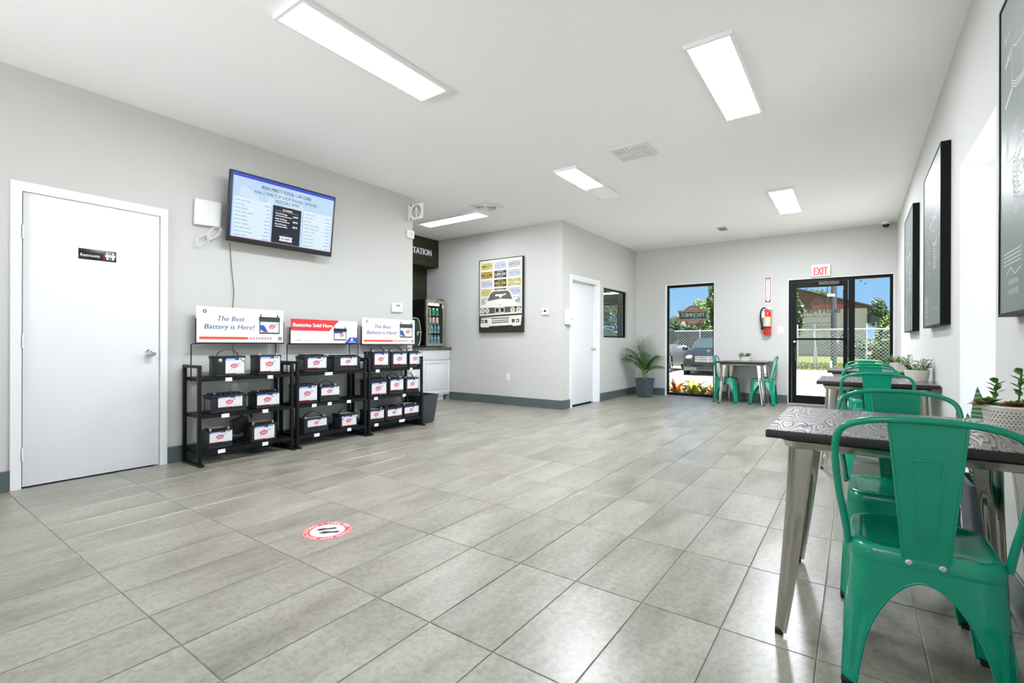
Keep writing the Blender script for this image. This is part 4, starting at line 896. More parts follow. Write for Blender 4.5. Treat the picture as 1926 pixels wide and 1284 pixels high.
# wall telephone left of the office door
a, b = P(1061, 581, 'y', YM), P(1073, 611, 'y', YM)
t_ = thing('wall_box', 'white wall box with keys hung on small hooks beside the office door', 'wall box', (a.x, YM, b.z))
obj('case', MB().box(6.845, 7.0, YM-.05, YM, b.z, a.z, bev=.01, seg=3), [M_plastic], t_)
obj('knob', MB().box(7.0, 7.02, YM-.05, YM-.02, b.z+.08, b.z+.1), [M_chrome], t_)
for k in range(2): obj('hook', MB().tube([(6.94+k*.05, YM-.03, b.z), (6.94+k*.05, YM-.06, b.z-.03), (6.96+k*.05, YM-.06, b.z-.015)], .006, 6), [M_chrome], t_)

# ================================================================== FAR WALL
# extinguisher
ec = P(1443, 600, 'x', XF-.07); ez = P(1443, 629, 'x', XF-.07).z
t_ = thing('fire_extinguisher', 'red fire extinguisher hanging on the far wall', 'fire extinguisher', (XF-.07, ec.y, ez))
xc, yc = XF-.075, ec.y; Rx = .068
RED = mat('extinguisher_red', '#d31c1f', .25, coat=.5)
obj('cylinder', MB().lathe([(Rx*.9, 0), (Rx, .012), (Rx, .36), (Rx*.9, .40), (Rx*.55, .43), (.022, .44), (.022, .455)], (xc, yc, ez), 28), [RED], t_)
obj('valve', MB().lathe([(.02, .455), (.02, .485), (.012, .49)], (xc, yc, ez), 14).box(xc-.012, xc+.012, yc-.02, yc+.03, ez+.475, ez+.49), [M_chrome], t_)
obj('lever', MB().box(xc-.012, xc+.012, yc-.10, yc+.02, ez+.49, ez+.498).box(xc-.012, xc+.012, yc-.09, yc, ez+.462, ez+.47), [M_chrome], t_)
obj('hose', MB().tube(catmull([(xc, yc+.02, ez+.48), (xc-.02, yc+.06, ez+.485), (xc-.02, yc+.1, ez+.43), (xc-.02, yc+.105, ez+.3), (xc-.02, yc+.085, ez+.17), (xc-.02, yc+.08, ez+.12)]), .012), [M_rubber], t_)
obj('hose_nozzle', MB().lathe([(.012, .15), (.018, .11), (.018, .09)], (xc-.02, yc+.082, ez), 12), [M_rubber], t_)
obj('strap', MB().lathe([(Rx+.003, .115), (Rx+.003, .14)], (xc, yc, ez), 28, cap=False).box(xc-.09, xc-.06, yc-.02, yc+.02, ez+.112, ez+.142), [M_black], t_)
mb = MB(); n = 10
for k in range(n):
    a0, a1 = pi-1.05+2.1*k/n, pi-1.05+2.1*(k+1)/n; r = Rx+.0015
    p = [(xc+r*cos(a0), yc+r*sin(a0)), (xc+r*cos(a1), yc+r*sin(a1))]; m_ = 0 if k in (0, n-1) else 1
    mb.poly([(*p[0], ez+.15), (*p[1], ez+.15), (*p[1], ez+.165), (*p[0], ez+.165)], 0); mb.poly([(*p[0], ez+.165), (*p[1], ez+.165), (*p[1], ez+.30), (*p[0], ez+.30)], m_); mb.poly([(*p[0], ez+.30), (*p[1], ez+.30), (*p[1], ez+.325), (*p[0], ez+.325)], 0)
obj('label', mb, [mat('label_yellow', '#d8d24a', .5), mat('label_print', '#e6e6e2', .5, var=(70, '#9a9ca0'))], t_, smooth=False)
obj('hang_tag', MB().box(xc-.075, xc-.073, yc+.03, yc+.075, ez+.31, ez+.42), [M_white], t_)
# fire sign
q = P(1444.5, 545, 'x', XF); fy_ = q.y
t_ = thing('fire_sign', 'tall red and white FIRE EXTINGUISHER arrow sign above the extinguisher', 'sign', (XF, fy_, 1.82))
obj('plate', MB().box(XF-.004, XF, fy_-.055, fy_+.055, 1.815, 2.30), [M_sign], t_, smooth=False)
MRn = mat('sign_maroon_red', '#8e1f34', .5)
ik = Ink(.0005); ik.rect(-.045, .045, .012, .473, MRn, 1); ik.poly([(-.034, .06), (0, .025), (.034, .06), (.034, .44), (.02, .455), (-.02, .455), (-.034, .44)], M_sign, 2); ik.poly([(-.034, .465), (.034, .465), (0, .45)], MRn, 3)
ik.text('FIRE', 0, .415, .024, MRn, 3, w=.06, bold=.03)
for k, ch in enumerate('EXTINGUISHER'): ik.text(ch, 0, .378-k*.0285, .020, mat('print_black', '#26262a', .6), 3, bold=.03)
ik.build('lettering', (XF-.004, fy_, 1.815), (0, -1, 0), (0, 0, 1), t_)
# switch
t_ = thing('light_switch', 'white rocker light switch left of the entrance door', 'switch', (XF, 1.10, 1.32))
sw = P(1468, 620, 'x', XF)
obj('plate', MB().box(XF-.006, XF, sw.y-.05, sw.y+.045, sw.z-.065, sw.z+.065, bev=.003), [M_plastic], t_); obj('rocker', MB().box(XF-.010, XF-.005, sw.y-.02, sw.y+.015, sw.z-.032, sw.z+.032, bev=.003), [M_white], t_)
# exit sign
a, b = P(1526, 498, 'x', XF-.03), P(1562, 519, 'x', XF-.03)
t_ = thing('exit_sign', 'white EXIT sign with red letters above the entrance door', 'sign', (XF, (a.y+b.y)/2, b.z))
obj('housing', MB().box(XF-.045, XF, b.y, a.y, b.z+.004, a.z-.004, bev=.006), [M_plastic], t_)
ik = Ink(); ik.text('EXIT', 0, .028, .135, mat('exit_red', '#f0402c', .5, emit='#f0402c', es=.35), 1, w=.2, bold=.02); ik.build('lettering', (XF-.0455, (a.y+b.y)/2, b.z), (0, -1, 0), (0, 0, 1), t_)

# ================================================================== RIGHT WALL PRINTS
M_chalk = mat('chalk_line', '#cfd4cf', .6); M_board = mat('blueprint_board', '#5b6661', .42, var=(3, '#737e79'), spec=.8)
def blueprint(x0, x1, z0, z1, label, seed):
    rnd = random.Random(seed)
    t_ = thing('framed_print', label, 'picture', ((x0+x1)/2, YR, z0), group='framed technical prints on the right wall')
    yf = YR+.052; e = .012
    mb = MB().box(x0, x0+e, YR, yf+.004, z0, z1).box(x1-e, x1, YR, yf+.004, z0, z1).box(x0+e, x1-e, YR, yf+.004, z0, z0+e).box(x0+e, x1-e, YR, yf+.004, z1-e, z1)
    obj('frame', mb, [mat('print_frame', '#040605', .5, spec=.2)], t_, smooth=False)
    obj('canvas', MB().box(x0+e, x1-e, YR+.002, yf, z0+e, z1-e), [M_board], t_, smooth=False)
    W, Hh = x1-x0-2*e, z1-z0-2*e; ik = Ink(.0005); w_ = .0045
    c = M_chalk
    def cyl(u, v, r, h):
        ik.line([(u-r, v), (u-r, v+h)], w_, c); ik.line([(u+r, v), (u+r, v+h)], w_, c)
        for k in (0, .06, .12, .9): ik.line([(u-r, v+h*k), (u-r*.6, v+h*k-r*.18), (u, v+h*k-r*.25), (u+r*.6, v+h*k-r*.18), (u+r, v+h*k)], w_, c)
        ik.line([(u+r*cos(a), v+h+r*.6*sin(a)) for a in [pi*k/12 for k in range(13)]], w_, c)
    def spring(u, v, r, h, n):
        ik.line([(u+(r if k % 2 else -r), v+h*k/n) for k in range(n+1)], w_*.8, c)
    def gear(u, v, r):
        ik.line([(u+(r if k % 2 else r*.86)*cos(2*pi*k/32), v+(r if k % 2 else r*.86)*sin(2*pi*k/32)) for k in range(32)], w_, c, closed=True); ik.ring(u, v, r*.55, w_, c); ik.ring(u, v, r*.2, w_, c)
    # main figure, upper centre to side, as on patent sheets
    u = W*.68; cyl(u, Hh*.66, W*.15, Hh*.17); cyl(u, Hh*.50, W*.11, Hh*.09)
    ik.line([(u-W*.17, Hh*.64), (u-W*.30, Hh*.62)], .02, c); ik.line([(u-W*.17, Hh*.77), (u-W*.27, Hh*.74)], .012, c)
    spring(u, Hh*.34, W*.05, Hh*.12, 14); gear(W*.3, Hh*.42, W*.12); ik.line([(u-W*.08, Hh*.34), (u-W*.08, Hh*.48), (u+W*.08, Hh*.48), (u+W*.08, Hh*.34)], w_, c, closed=True)
    for k in range(16): ik.line([(u-W*.08, Hh*(.34+k*.008)), (u-W*.05, Hh*(.345+k*.008))], w_*.8, c)
    for k in range(60):
        a, b = W*rnd.uniform(.35, .85), Hh*rnd.uniform(.3, .88); ik.line([(a, b), (a+rnd.uniform(-.08, .08), b+rnd.uniform(-.03, .06))], w_*.8, c)
    if seed == 1:
        cyl(W*.30, Hh*.70, W*.13, Hh*.14); ik.line([(W*.17, Hh*.69), (W*.08, Hh*.66)], .014, c); ik.line([(W*.17, Hh*.82), (W*.08, Hh*.79)], .014, c); ik.line([(W*.10, Hh*.56), (W*.10, Hh*.46), (W*.2, Hh*.46), (W*.2, Hh*.33)], w_, c); ik.line([(W*.12, Hh*.56), (W*.12, Hh*.475), (W*.2, Hh*.475)], w_, c); spring(W*.24, Hh*.3, W*.03, Hh*.17, 22); ik.text('Fig.4', W*.09, Hh*.87, .03, c, 1, shear=.3)
    for s_, a, b in (('Fig.1', .30, .92), ('Fig.2', .14, .80), ('Fig.3', .22, .55), ('A', .85, .7), ('B', .9, .5), ('E', .4, .3)): ik.text(s_, W*a, Hh*b, .03, c, 1, shear=.3)
    ik.text('INVENTOR', W*.2, Hh*.085, .02, c, 1); ik.text('PATENTED', W*.2, Hh*.055, .02, c, 1); ik.line([(W*.1, Hh*.12), (W*.16, Hh*.14), (W*.22, Hh*.115), (W*.3, Hh*.13)], w_, c); ik.line([(W*.6, Hh*.09), (W*.72, Hh*.11), (W*.85, Hh*.085)], w_, c)
    for k in range(4): ik.rect(W*.06, W*.3, Hh*(.15+k*.012), Hh*(.153+k*.012), c, 1)
    ik.build('line_drawing', (x1-e, yf, z0+e), (-1, 0, 0), (0, 0, 1), t_)
blueprint(1.75, 2.80, 1.18, 2.44, 'large framed technical print cut off at the right picture edge', 1)
blueprint(4.48, 5.50, 1.205, 2.485, 'framed technical print between window and the print near the entrance', 2)
blueprint(6.48, 7.50, 1.205, 2.53, 'framed technical print nearest the entrance door', 3)

# ================================================================== FLOOR STICKER
t_ = thing('floor_sticker', 'round red and white social distance floor sticker with footprints', 'sticker', (1.625, 2.436, 0))
obj('vinyl', MB().lathe([(.133, .0002), (.133, .0006)], (1.625, 2.436, 0), 48), [mat('vinyl_red', '#d8323a', .35)], t_, smooth=False)
vw, vk, vr = mat('vinyl_white', '#f0f0ee', .35), mat('vinyl_black', '#26282a', .4), mat('vinyl_red', '')
ik = Ink(.0003); ik.disc(0, 0, .094, .094, vw, 1, 40); ik.ring(0, 0, .128, .002, vw, 1, 48)
def ring_text(ik, s, a0, span, r, h, m):
    for k, ch in enumerate(s):
        if ch == ' ': continue
        a = a0+span*(k+.5)/len(s); ik.text(ch, r*cos(a), r*sin(a), h, m, 2, rot=a+pi/2, bold=.04)
# local u along image right on the floor
ring_text(ik, 'PLEASE KEEP SOCIAL DISTANCE', 2*pi-.2+.35-3.9+.9, -0.001, .118, .018, vw) if False else None
full = 'PLEASE KEEP SOCIAL DISTANCE * STAND HERE * '
for k, ch in enumerate(full):
    if ch == ' ': continue
    a = radians_ = .2-2*pi*(k+.5)/len(full)-.35
    ik.text(ch, .1035*cos(a), .1035*sin(a), .020, vw, 2, rot=a-pi/2, bold=.012)
def foot(u, v, ang, mir):
    pts = [(-.055, 0), (-.05, .012), (-.035, .016), (-.015, .013), (.0, .013), (.018, .021), (.036, .021), (.047, .010), (.046, -.004), (.038, -.014), (.018, -.016), (-.0, -.010), (-.022, -.009), (-.046, -.013)]
    ca, sa = cos(ang), sin(ang)
    T = lambda a, b: (u+a*ca-b*mir*sa, v+a*sa+b*mir*ca)
    ik.poly([T(a, b) for a, b in pts], vk, 2)
    for k in range(4): p = T(.054-.003*k, .010-k*.007); ik.disc(p[0], p[1], .0045, .003, vk, 2, 8)
foot(-.008, .026, pi+.10, 1); foot(.015, -.030, pi-.02, -1)
Uv = Vector((cos(YAW-pi/2), sin(YAW-pi/2), 0)); Vv = Vector((cos(YAW), sin(YAW), 0))
rot_ = Matrix.Rotation(R_(12), 3, 'Z'); Uv = rot_ @ Uv; Vv = rot_ @ Vv
ik.build('print', (1.625, 2.436, .0006), Uv, Vv, t_)

# ================================================================== FURNITURE
def corner_strip(mb, sx, sy, s_top, s_bot, z1, z0, rad, wfun, rows=18, cols=12, th=.0018, flute=.0, m=0, edge=True, edge_r=.004, bow=0, zlist=None, bead_from=9):
    'pressed sheet leg: follows the rounded corner of a square frame, half width s(z); wfun(z) = sheet width each way from the corner'
    def pt(z, t):
        f = (z1-z)/(z1-z0); s = s_top+(s_bot-s_top)*f+bow*sin(pi*f); r = rad; L = s-r; arc = r*pi/2
        d = t
        if d < -arc/2: x, y, nx, ny = s, L-(-d-arc/2), 1, 0
        elif d > arc/2: x, y, nx, ny = L-(d-arc/2), s, 0, 1
        else: a = (d+arc/2)/r; x, y, nx, ny = L+r*cos(a), L+r*sin(a), cos(a), sin(a)
        return x, y, nx, ny
    outer, inner = [], []
    for z in (zlist or [z1+(z0-z1)*i/rows for i in range(rows+1)]):
        w = wfun(z); ro, ri = [], []
        for j in range(cols+1):
            t = w*(2*j/cols-1); x, y, nx, ny = pt(z, t)
            dd = 0
            if flute:
                g_ = math.exp(-((abs(t)-w*.45)/(w*.22))**2); zz = (z-z0)/(z1-z0); dd = -flute*g_*(1 if .1 < zz < .62 else 0)
                if abs(j*2/cols-1) < .15: dd *= .2
            ro.append((sx*(x+nx*dd), sy*(y+ny*dd), z)); ri.append((sx*(x+nx*(dd-th)), sy*(y+ny*(dd-th)), z))
        outer.append(ro); inner.append(ri)
    rings = [o_+i_[::-1] for o_, i_ in zip(outer, inner)]
    mb.loft(rings, m)
    if edge:
        for j in (0, cols): mb.tube([Vector(o_[j]) for o_ in outer if o_[j][2] <= bead_from], edge_r, 6, m)
    return mb
def make_table():
    t_ = thing('cafe_table', '', 'table')
    h = .4
    obj('tabletop', MB().box(-h, h, -h, h, .724, .752, bev=.004), [M_edge], t_, local=True)
    obj('top_surface', MB().box(-h+.003, h-.003, -h+.003, h-.003, .752, .7545), [M_wood], t_, local=True, smooth=False)
    mb = MB(); S_ = .352
    prof = [(S_-.03, .724), (S_, .722), (S_+.006, .712), (S_, .700), (S_-.004, .688), (S_-.012, .684), (S_-.03, .684)]
    rings = []
    for s_, z in prof:
        rings.append(rrect(s_, s_, .05, z, (0, 0)))
    mb.loft(rings, 0, True, False); obj('apron', mb, [M_gun], t_, local=True)
    for sx in (-1, 1):
        for sy in (-1, 1):
            wf = lambda z: .028+.047*(z/.70)**.9
            mb = corner_strip(MB(), sx, sy, .335, .372, .70, .012, .032, wf, 20, 14, .002, .006, edge_r=.003, bow=-.004)
            lg = obj('leg', mb, [M_gun], t_, local=True)
            cp = MB(); cx, cy = sx*.361, sy*.361
            cp.loft([rrect(.013, .013, .006, 0, (cx-sx*.003, cy-sy*.003)), rrect(.0135, .0135, .006, .018, (cx-sx*.003, cy-sy*.003))]); obj('foot_cap', cp, [M_rubber], lg, local=True)
    return t_
def make_chair():
    t_ = thing('cafe_chair', '', 'chair')
    # seat pan
    def sq(s_, r, z): return rrect(s_, s_, min(r, s_*.95), z, (0, 0), 6)
    rings = [sq(.1805, .06, .400), sq(.1815, .06, .404), sq(.1815, .06, .430), sq(.176, .06, .444), sq(.170, .058, .4495), sq(.155, .05, .4495), sq(.146, .045, .446), sq(.138, .04, .4415), sq(.09, .03, .440), sq(.02, .01, .4395)]
    mb = MB(); mb.loft(rings, 0, True, False); mb.poly([p for p in rings[-1]])
    obj('seat', mb, [M_green], t_, local=True)
    S_ = .180; za = .365
    def wf(z):
        leg = .026+.030*(z/.4)
        if z >= za: return S_
        hgt = .20; q = min(1, (za-z)/hgt); full = S_
        return leg+(full-leg)*(1-math.sqrt(max(0, 1-(1-q)**2.2))) if q < 1 else leg
    for sx in (-1, 1):
        for sy in (-1, 1):
            # arch: sheet narrows elliptically below za
            def w2(z, S=S_):
                leg = .024+.034*max(0, z)/.4
                s_here = .178+(.205-.178)*(.43-z)/.43
                side = s_here-.06+.06*pi/4
                if z >= za: return side
                q = (za-z)/.235
                if q >= 1: return leg
                k = math.sqrt(max(0, 1-(1-q)**2)); return side-(side-leg)*k
            zl_ = [.43, .41, .39]+[za-.235*(i/16)**2 for i in range(17)]+[za-.235-(za-.243)*k/9 for k in range(1, 10)]
            mb = corner_strip(MB(), sx, sy, .178, .205, .43, .008, .06, w2, 34, 16, .0016, .006, edge_r=.0042, zlist=zl_, bead_from=za+.0005)
            lg = obj('leg', mb, [M_green], t_, local=True)
            cx = sx*.188; cp = MB().loft([rrect(.014, .014, .007, 0, (cx, sy*.188)), rrect(.016, .016, .007, .018, (cx, sy*.188))]); obj('foot_cap', cp, [M_rubber], lg, local=True)
    # back hoop
    pts = [(-.115, .186, .425), (-.128, .196, .50), (-.150, .212, .60), (-.172, .221, .70), (-.188, .219, .765), (-.198, .203, .805), (-.206, .165, .828), (-.212, .10, .842), (-.215, 0, .847)]
    pts += [(x, -y, z) for x, y, z in pts[-2::-1]]
    obj('back_hoop', MB().tube(catmull(pts, 5), .0105, 10), [M_green], t_, local=True)
    # splat
    mb = MB(); n = 12
    def sp(z, y): f = (z-.415)/.42; return (-.178-.030*f-.006*sin(pi*f), y, z)
    rows_ = []
    for i in range(n+1):
        z = .413+.425*i/n; hw = .050+.038*(i/n); rows_.append((z, hw))
    f_, b_ = [], []
    rings = []
    for z, hw in rows_:
        x = sp(z, 0)[0]; rings.append([(x-.0015, -hw, z), (x-.0015, hw, z), (x+.0015, hw, z), (x+.0015, -hw, z)])
    mb.loft(rings)
    bl = obj('backrest', mb, [M_green], t_, local=True)
    for sgn in (-1, 1): obj('rolled_edge', MB().tube([(sp(z, 0)[0], sgn*hw, z) for z, hw in rows_], .0042, 6), [M_green], bl, local=True)
    em = [(.468, -.012), (.476, -.019), (.718, -.038), (.730, -.030), (.730, .030), (.718, .038), (.476, .019), (.468, .012)]
    for off in (-.003, .003): obj('pressed_outline', MB().tube([(sp(z, 0)[0]+off, y*.95, z) for z, y in em], .0035, 6, closed=True), [M_green], bl, local=True)
    for sgn in (-1, 1): obj('bolt', MB().lathe([(.009, 0), (.009, -.003), (.006, -.006)], (-.180, sgn*.038, .419), 12, ax='x'), [M_chrome], bl, local=True)
    return t_
tabs = [((2.385, -.132, 0), 'wood topped cafe table nearest the viewer by the snake plant'), ((5.26, -.13, 0), 'wood topped cafe table, second along the right wall'), ((7.26, -.13, 0), 'wood topped cafe table nearest the entrance along the right wall'), ((9.535, 1.625, 0), 'cafe table against the far wall under the extinguisher')]
tb0 = make_table()
for i, (loc, lab) in enumerate(tabs):
    o = tb0 if i == 0 else dup(tb0)
    o.location = loc; tag(o, lab, 'table', 'steel legged cafe tables')
chs = [((2.035, -.170, 0), 0.0, 'green metal chair nearest the viewer, back turned'), ((2.66, -.155, 0), pi, 'green metal chair on the far side of the nearest table'),
       ((4.77, -.13, 0), 0.02, 'green metal chair on the near side of the second table'), ((5.56, -.12, 0), pi, 'green metal chair on the far side of the second table'),
       ((6.78, -.13, 0), 0, 'green metal chair on the near side of the table by the entrance'), ((7.56, -.12, 0), pi, 'green metal chair on the far side of the table by the entrance'),
       ((9.53, 1.92, 0), -pi/2, 'green metal chair left of the table under the extinguisher'), ((9.53, 1.32, 0), pi/2, 'green metal chair right of the table under the extinguisher')]
ch0 = make_chair()
for i, (loc, rz, lab) in enumerate(chs):
    o = ch0 if i == 0 else dup(ch0)
    o.location = loc; o.rotation_euler = (0, 0, rz); tag(o, lab, 'chair', 'green metal cafe chairs')

# ================================================================== PLANTS INDOORS
def leaf_mesh(mb, p, d, L, w, droop=.3, m=0, n=4, upv=Vector((0, 0, 1)), fold=.15):
    'one leaf: strip that starts at p, heads along d, droops, tapers'
    d = Vector(d).normalized(); side = d.cross(upv)
    side = side.normalized() if side.length > 1e-4 else Vector((1, 0, 0))
    prev = None; q = Vector(p)
    for i in range(n+1):
        f = i/n; ww = w*sin(pi*min(1, .12+.88*f))**.7 if f < 1 else 0
        if i: q = q+(d*(1-droop*f)+Vector((0, 0, -droop*f*1.2))).normalized()*L/n
        cur = [mb.bm.verts.new(q+side*ww/2+Vector((0, 0, fold*ww))), mb.bm.verts.new(q), mb.bm.verts.new(q-side*ww/2+Vector((0, 0, fold*ww)))]
        if prev:
            for a in (0, 1):
                fc = mb.bm.faces.new((prev[a], prev[a+1], cur[a+1], cur[a])); fc.material_index = m
        prev = cur
L1 = leafmat('leaf_mid', '#3f6b2c', '#6f9a45'); L2 = leafmat('leaf_dark', '#2c4f26', '#4a7336'); L3 = leafmat('leaf_lime', '#7fa83a', '#b4cc62'); M_soil = mat('soil', '#3a2e24', .9)
def oval_pot(name, label, loc, rx, ry, h, foliage, lattice=False, cat='plant'):
    t_ = thing(name, label, cat, loc, group='white potted plants on the tables')
    def el(a, b, z, n=32): return [(a*cos(2*pi*k/n), b*sin(2*pi*k/n), z) for k in range(n)]
    mb = MB(); mb.loft([el(rx*.82, ry*.82, 0), el(rx*.86, ry*.86, .01), el(rx*.98, ry*.98, h-.008), el(rx, ry, h-.006), el(rx, ry, h), el(rx*.94, ry*.94, h), el(rx*.84, ry*.84, h*.3)])
    pot = obj('pot', mb, [mat('pot_white', '#e6e3da', .5)], t_, local=True)
    obj('soil', MB().loft([el(rx*.9, ry*.9, h-.02), el(rx*.9, ry*.9, h-.012)]), [M_soil], t_, local=True)
    if lattice:   # woven openwork: dark gaps between crossing strips
        mb = MB(); n = 40; rr = 7
        for k in range(n):
            for r in range(rr):
                a0 = 2*pi*(k+.5*(r % 2))/n; z0 = .014+(h-.03)*r/rr; z1 = z0+(h-.03)/rr*.62; da = .45*2*pi/n/2
                def at_(a, z): f = .86+.12*z/h; return ((rx*f+.001)*cos(a), (ry*f+.001)*sin(a), z)
                if r % 2: mb.poly([at_(a0-da, z0), at_(a0+da, z0), at_(a0, z1)])
                else: mb.poly([at_(a0-da, z1), at_(a0, z0), at_(a0+da, z1)])
        tag(obj('lattice_gaps', mb, [mat('gap_dark', '#3a3a30', .8)], pot, local=True, smooth=False), kind='stuff')
    else:
        mb = MB(); n = 36
        for k in range(n):
            a = 2*pi*k/n; mb.tube([((rx*.87)*cos(a), (ry*.87)*sin(a), .01), ((rx*.985)*cos(a), (ry*.985)*sin(a), h-.012)], .0022, 4)
        tag(obj('ribs', mb, [mat('pot_white', '')], pot, local=True), kind='stuff')
    mb = MB(); foliage(mb, rx, ry, h); tag(obj('foliage', mb, [L1, L2, L3, mat('leaf_red', '#8a4a3a', .5)], t_, local=True), kind='stuff')
    return t_
def leafy(mb, rx, ry, h, n=70, H_=.13):
    rnd = random.Random(int(rx*1000)+n)
    for k in range(n//4):
        a = rnd.uniform(0, 2*pi); q = rnd.random()**.5; b = Vector((rx*.7*q*cos(a), ry*.7*q*sin(a), h-.02)); tp = b+Vector((cos(a)*.05*rnd.random()*2, sin(a)*.05*rnd.random()*2, H_*rnd.uniform(.3, 1)))
        mb.tube([b, tp], .0018, 4, 1)
        for j in range(6):
            f = rnd.uniform(.3, 1); p = b.lerp(tp, f); aa = rnd.uniform(0, 2*pi); leaf_mesh(mb, p, (cos(aa), sin(aa), rnd.uniform(0, .7)), rnd.uniform(.03, .05), rnd.uniform(.018, .026), .35, rnd.choice((0, 0, 1, 2)), 3)
def succulent(mb, rx, ry, h):
    rnd = random.Random(5)
    for (ox, oy, sc, m) in ((.02, .05, 1.2, 0), (-.03, .0, .9, 3), (.03, -.06, 1.1, 1), (-.02, .08, .8, 3), (0, -.02, .9, 0)):
        for ring_, (nn, el, L) in enumerate(((7, .15, .05), (6, .6, .04), (4, 1.2, .028))):
            for k in range(nn):
                a = 2*pi*(k+.5*ring_)/nn; leaf_mesh(mb, (ox, oy, h-.005), (cos(a)*cos(el), sin(a)*cos(el), sin(el)), L*sc, .02*sc, .05, m if ring_ < 2 else 0, 3)
    for ox, oy, hh in ((.04, -.03, .12), (.0, -.08, .10), (.06, .03, .08)):
        mb.tube([(ox, oy, h-.01), (ox+.01, oy-.01, h+hh)], .003, 5, 1)
        for j in range(10):
            z = h+hh*(.25+.08*j); a = j*2.4; leaf_mesh(mb, (ox+.005, oy-.005, z), (cos(a), sin(a), .7), .036, .022, .1, 0, 3)
oval_pot('potted_succulent', 'succulents in a white openwork pot on the nearest table', (2.46, -.455, .7545), .09, .075, .095, succulent, True)
oval_pot('potted_plant', 'leafy green plant in a ribbed white pot on the second table', (5.35, -.43, .7545), .105, .085, .095, lambda *a: leafy(*a, n=90, H_=.13))
oval_pot('potted_plant', 'leafy green plant in a ribbed white pot on the table by the entrance', (7.25, -.42, .7545), .105, .085, .095, lambda *a: leafy(*a, n=86, H_=.13))
oval_pot('potted_plant', 'small pale green plant in a white pot on the far table', (9.72, 1.66, .7545), .085, .085, .08, lambda *a: leafy(*a, n=84, H_=.09))
# palm
t_ = thing('potted_palm', 'parlour palm in a dark faceted pot in the far corner', 'plant', (9.38, 3.42, 0))
cP = (9.38, 3.42)
def hexr(r, z, n=6, off=.35): return [(cP[0]+r*cos(off+2*pi*k/n), cP[1]+r*sin(off+2*pi*k/n), z) for k in range(n)]
mb = MB(); mb.loft([hexr(.155, 0), hexr(.215, .36), hexr(.215, .37), hexr(.2, .37), hexr(.19, .33)]); obj('pot', mb, [mat('pot_slate', '#3f4a52', .5)], t_, smooth=False)
obj('soil', MB().loft([hexr(.19, .33), hexr(.19, .335)]), [M_soil], t_, smooth=False)
rnd = random.Random(3)
PL = [leafmat('palm_a', '#3f7a2e', '#6fa545'), leafmat('palm_b', '#2f5f2a', '#4f8438')]
for k in range(12):
    a = 2*pi*k*.382+.5; lean = (.12, .4, .65, .9)[k % 4]*rnd.uniform(.85, 1.1); Lf = rnd.uniform(.6, .9)*(1 if (cos(a) < .3 and sin(a) > -.4) or lean < .3 else .68)
    if cos(a) > .2 and lean > .6: lean = .5
    base = Vector((cP[0]+rnd.uniform(-.04, .04), cP[1]+rnd.uniform(-.04, .04), .34)); pts = []
    for i in range(11):
        f = i/10; r_ = Lf*lean*f**1.6*.75; pts.append(base+Vector((cos(a)*r_, sin(a)*r_, Lf*(f-.35*lean*f*f*f))))
    mb = MB(); mb.tube(pts, [.006*(1-.8*i/10) for i in range(11)], 5)
    for i in range(4, 11):
        for j in range(3):
            f = (i-1+j/3)/10; p = pts[i-1].lerp(pts[i], j/3); tdir = (pts[i]-pts[i-1]).normalized(); sd_ = tdir.cross(Vector((0, 0, 1)))
            sd_ = sd_.normalized() if sd_.length > .05 else Vector((-sin(a), cos(a), 0))
            for s_ in (-1, 1): leaf_mesh(mb, p, tdir*.8+sd_*s_*.75, .25*(1.15-abs(f-.65)), .020, .4, 1 if rnd.random() < .6 else 0, 3)
    for v in mb.bm.verts: v.co.x = min(v.co.x, XF-.02); v.co.y = min(v.co.y, YM-.02)
    obj('frond', mb, PL, t_)
# snake plant in planter
t_ = thing('snake_plant', 'snake plant in a tall dark planter inside the right window reveal', 'plant', (3.5, -.58, 0))
cS = (3.47, -.60)
obj('planter', MB().loft([rrect(.15, .11, .02, 0, cS), rrect(.17, .135, .02, .36, cS), rrect(.15, .115, .02, .36, cS), rrect(.145, .11, .02, .31, cS)]), [mat('planter_slate', '#39414b', .6, var=(40, '#444d58'))], t_)
obj('soil', MB().loft([rrect(.145, .11, .02, .31, cS), rrect(.145, .11, .02, .315, cS)]), [M_soil], t_)
def snake_mat():
    m = bpy.data.materials.new('snake_leaf'); m.use_nodes = True; n = m.node_tree; b = n.nodes['Principled BSDF']; L = n.links.new
    t = n.nodes.new('ShaderNodeTexCoord'); w_ = n.nodes.new('ShaderNodeTexWave'); w_.bands_direction = 'Z'; w_.inputs['Scale'].default_value = 14; w_.inputs['Distortion'].default_value = 5; w_.inputs['Detail'].default_value = 2
    r = n.nodes.new('ShaderNodeValToRGB'); r.color_ramp.elements[0].color = srgb('#2f5a38'); r.color_ramp.elements[1].color = srgb('#86b07a'); L(t.outputs['Object'], w_.inputs[0]); L(w_.outputs['Fac'], r.inputs[0]); L(r.outputs[0], b.inputs['Base Color']); b.inputs['Roughness'].default_value = .45
    return m
M_sn = snake_mat(); rnd = random.Random(11)
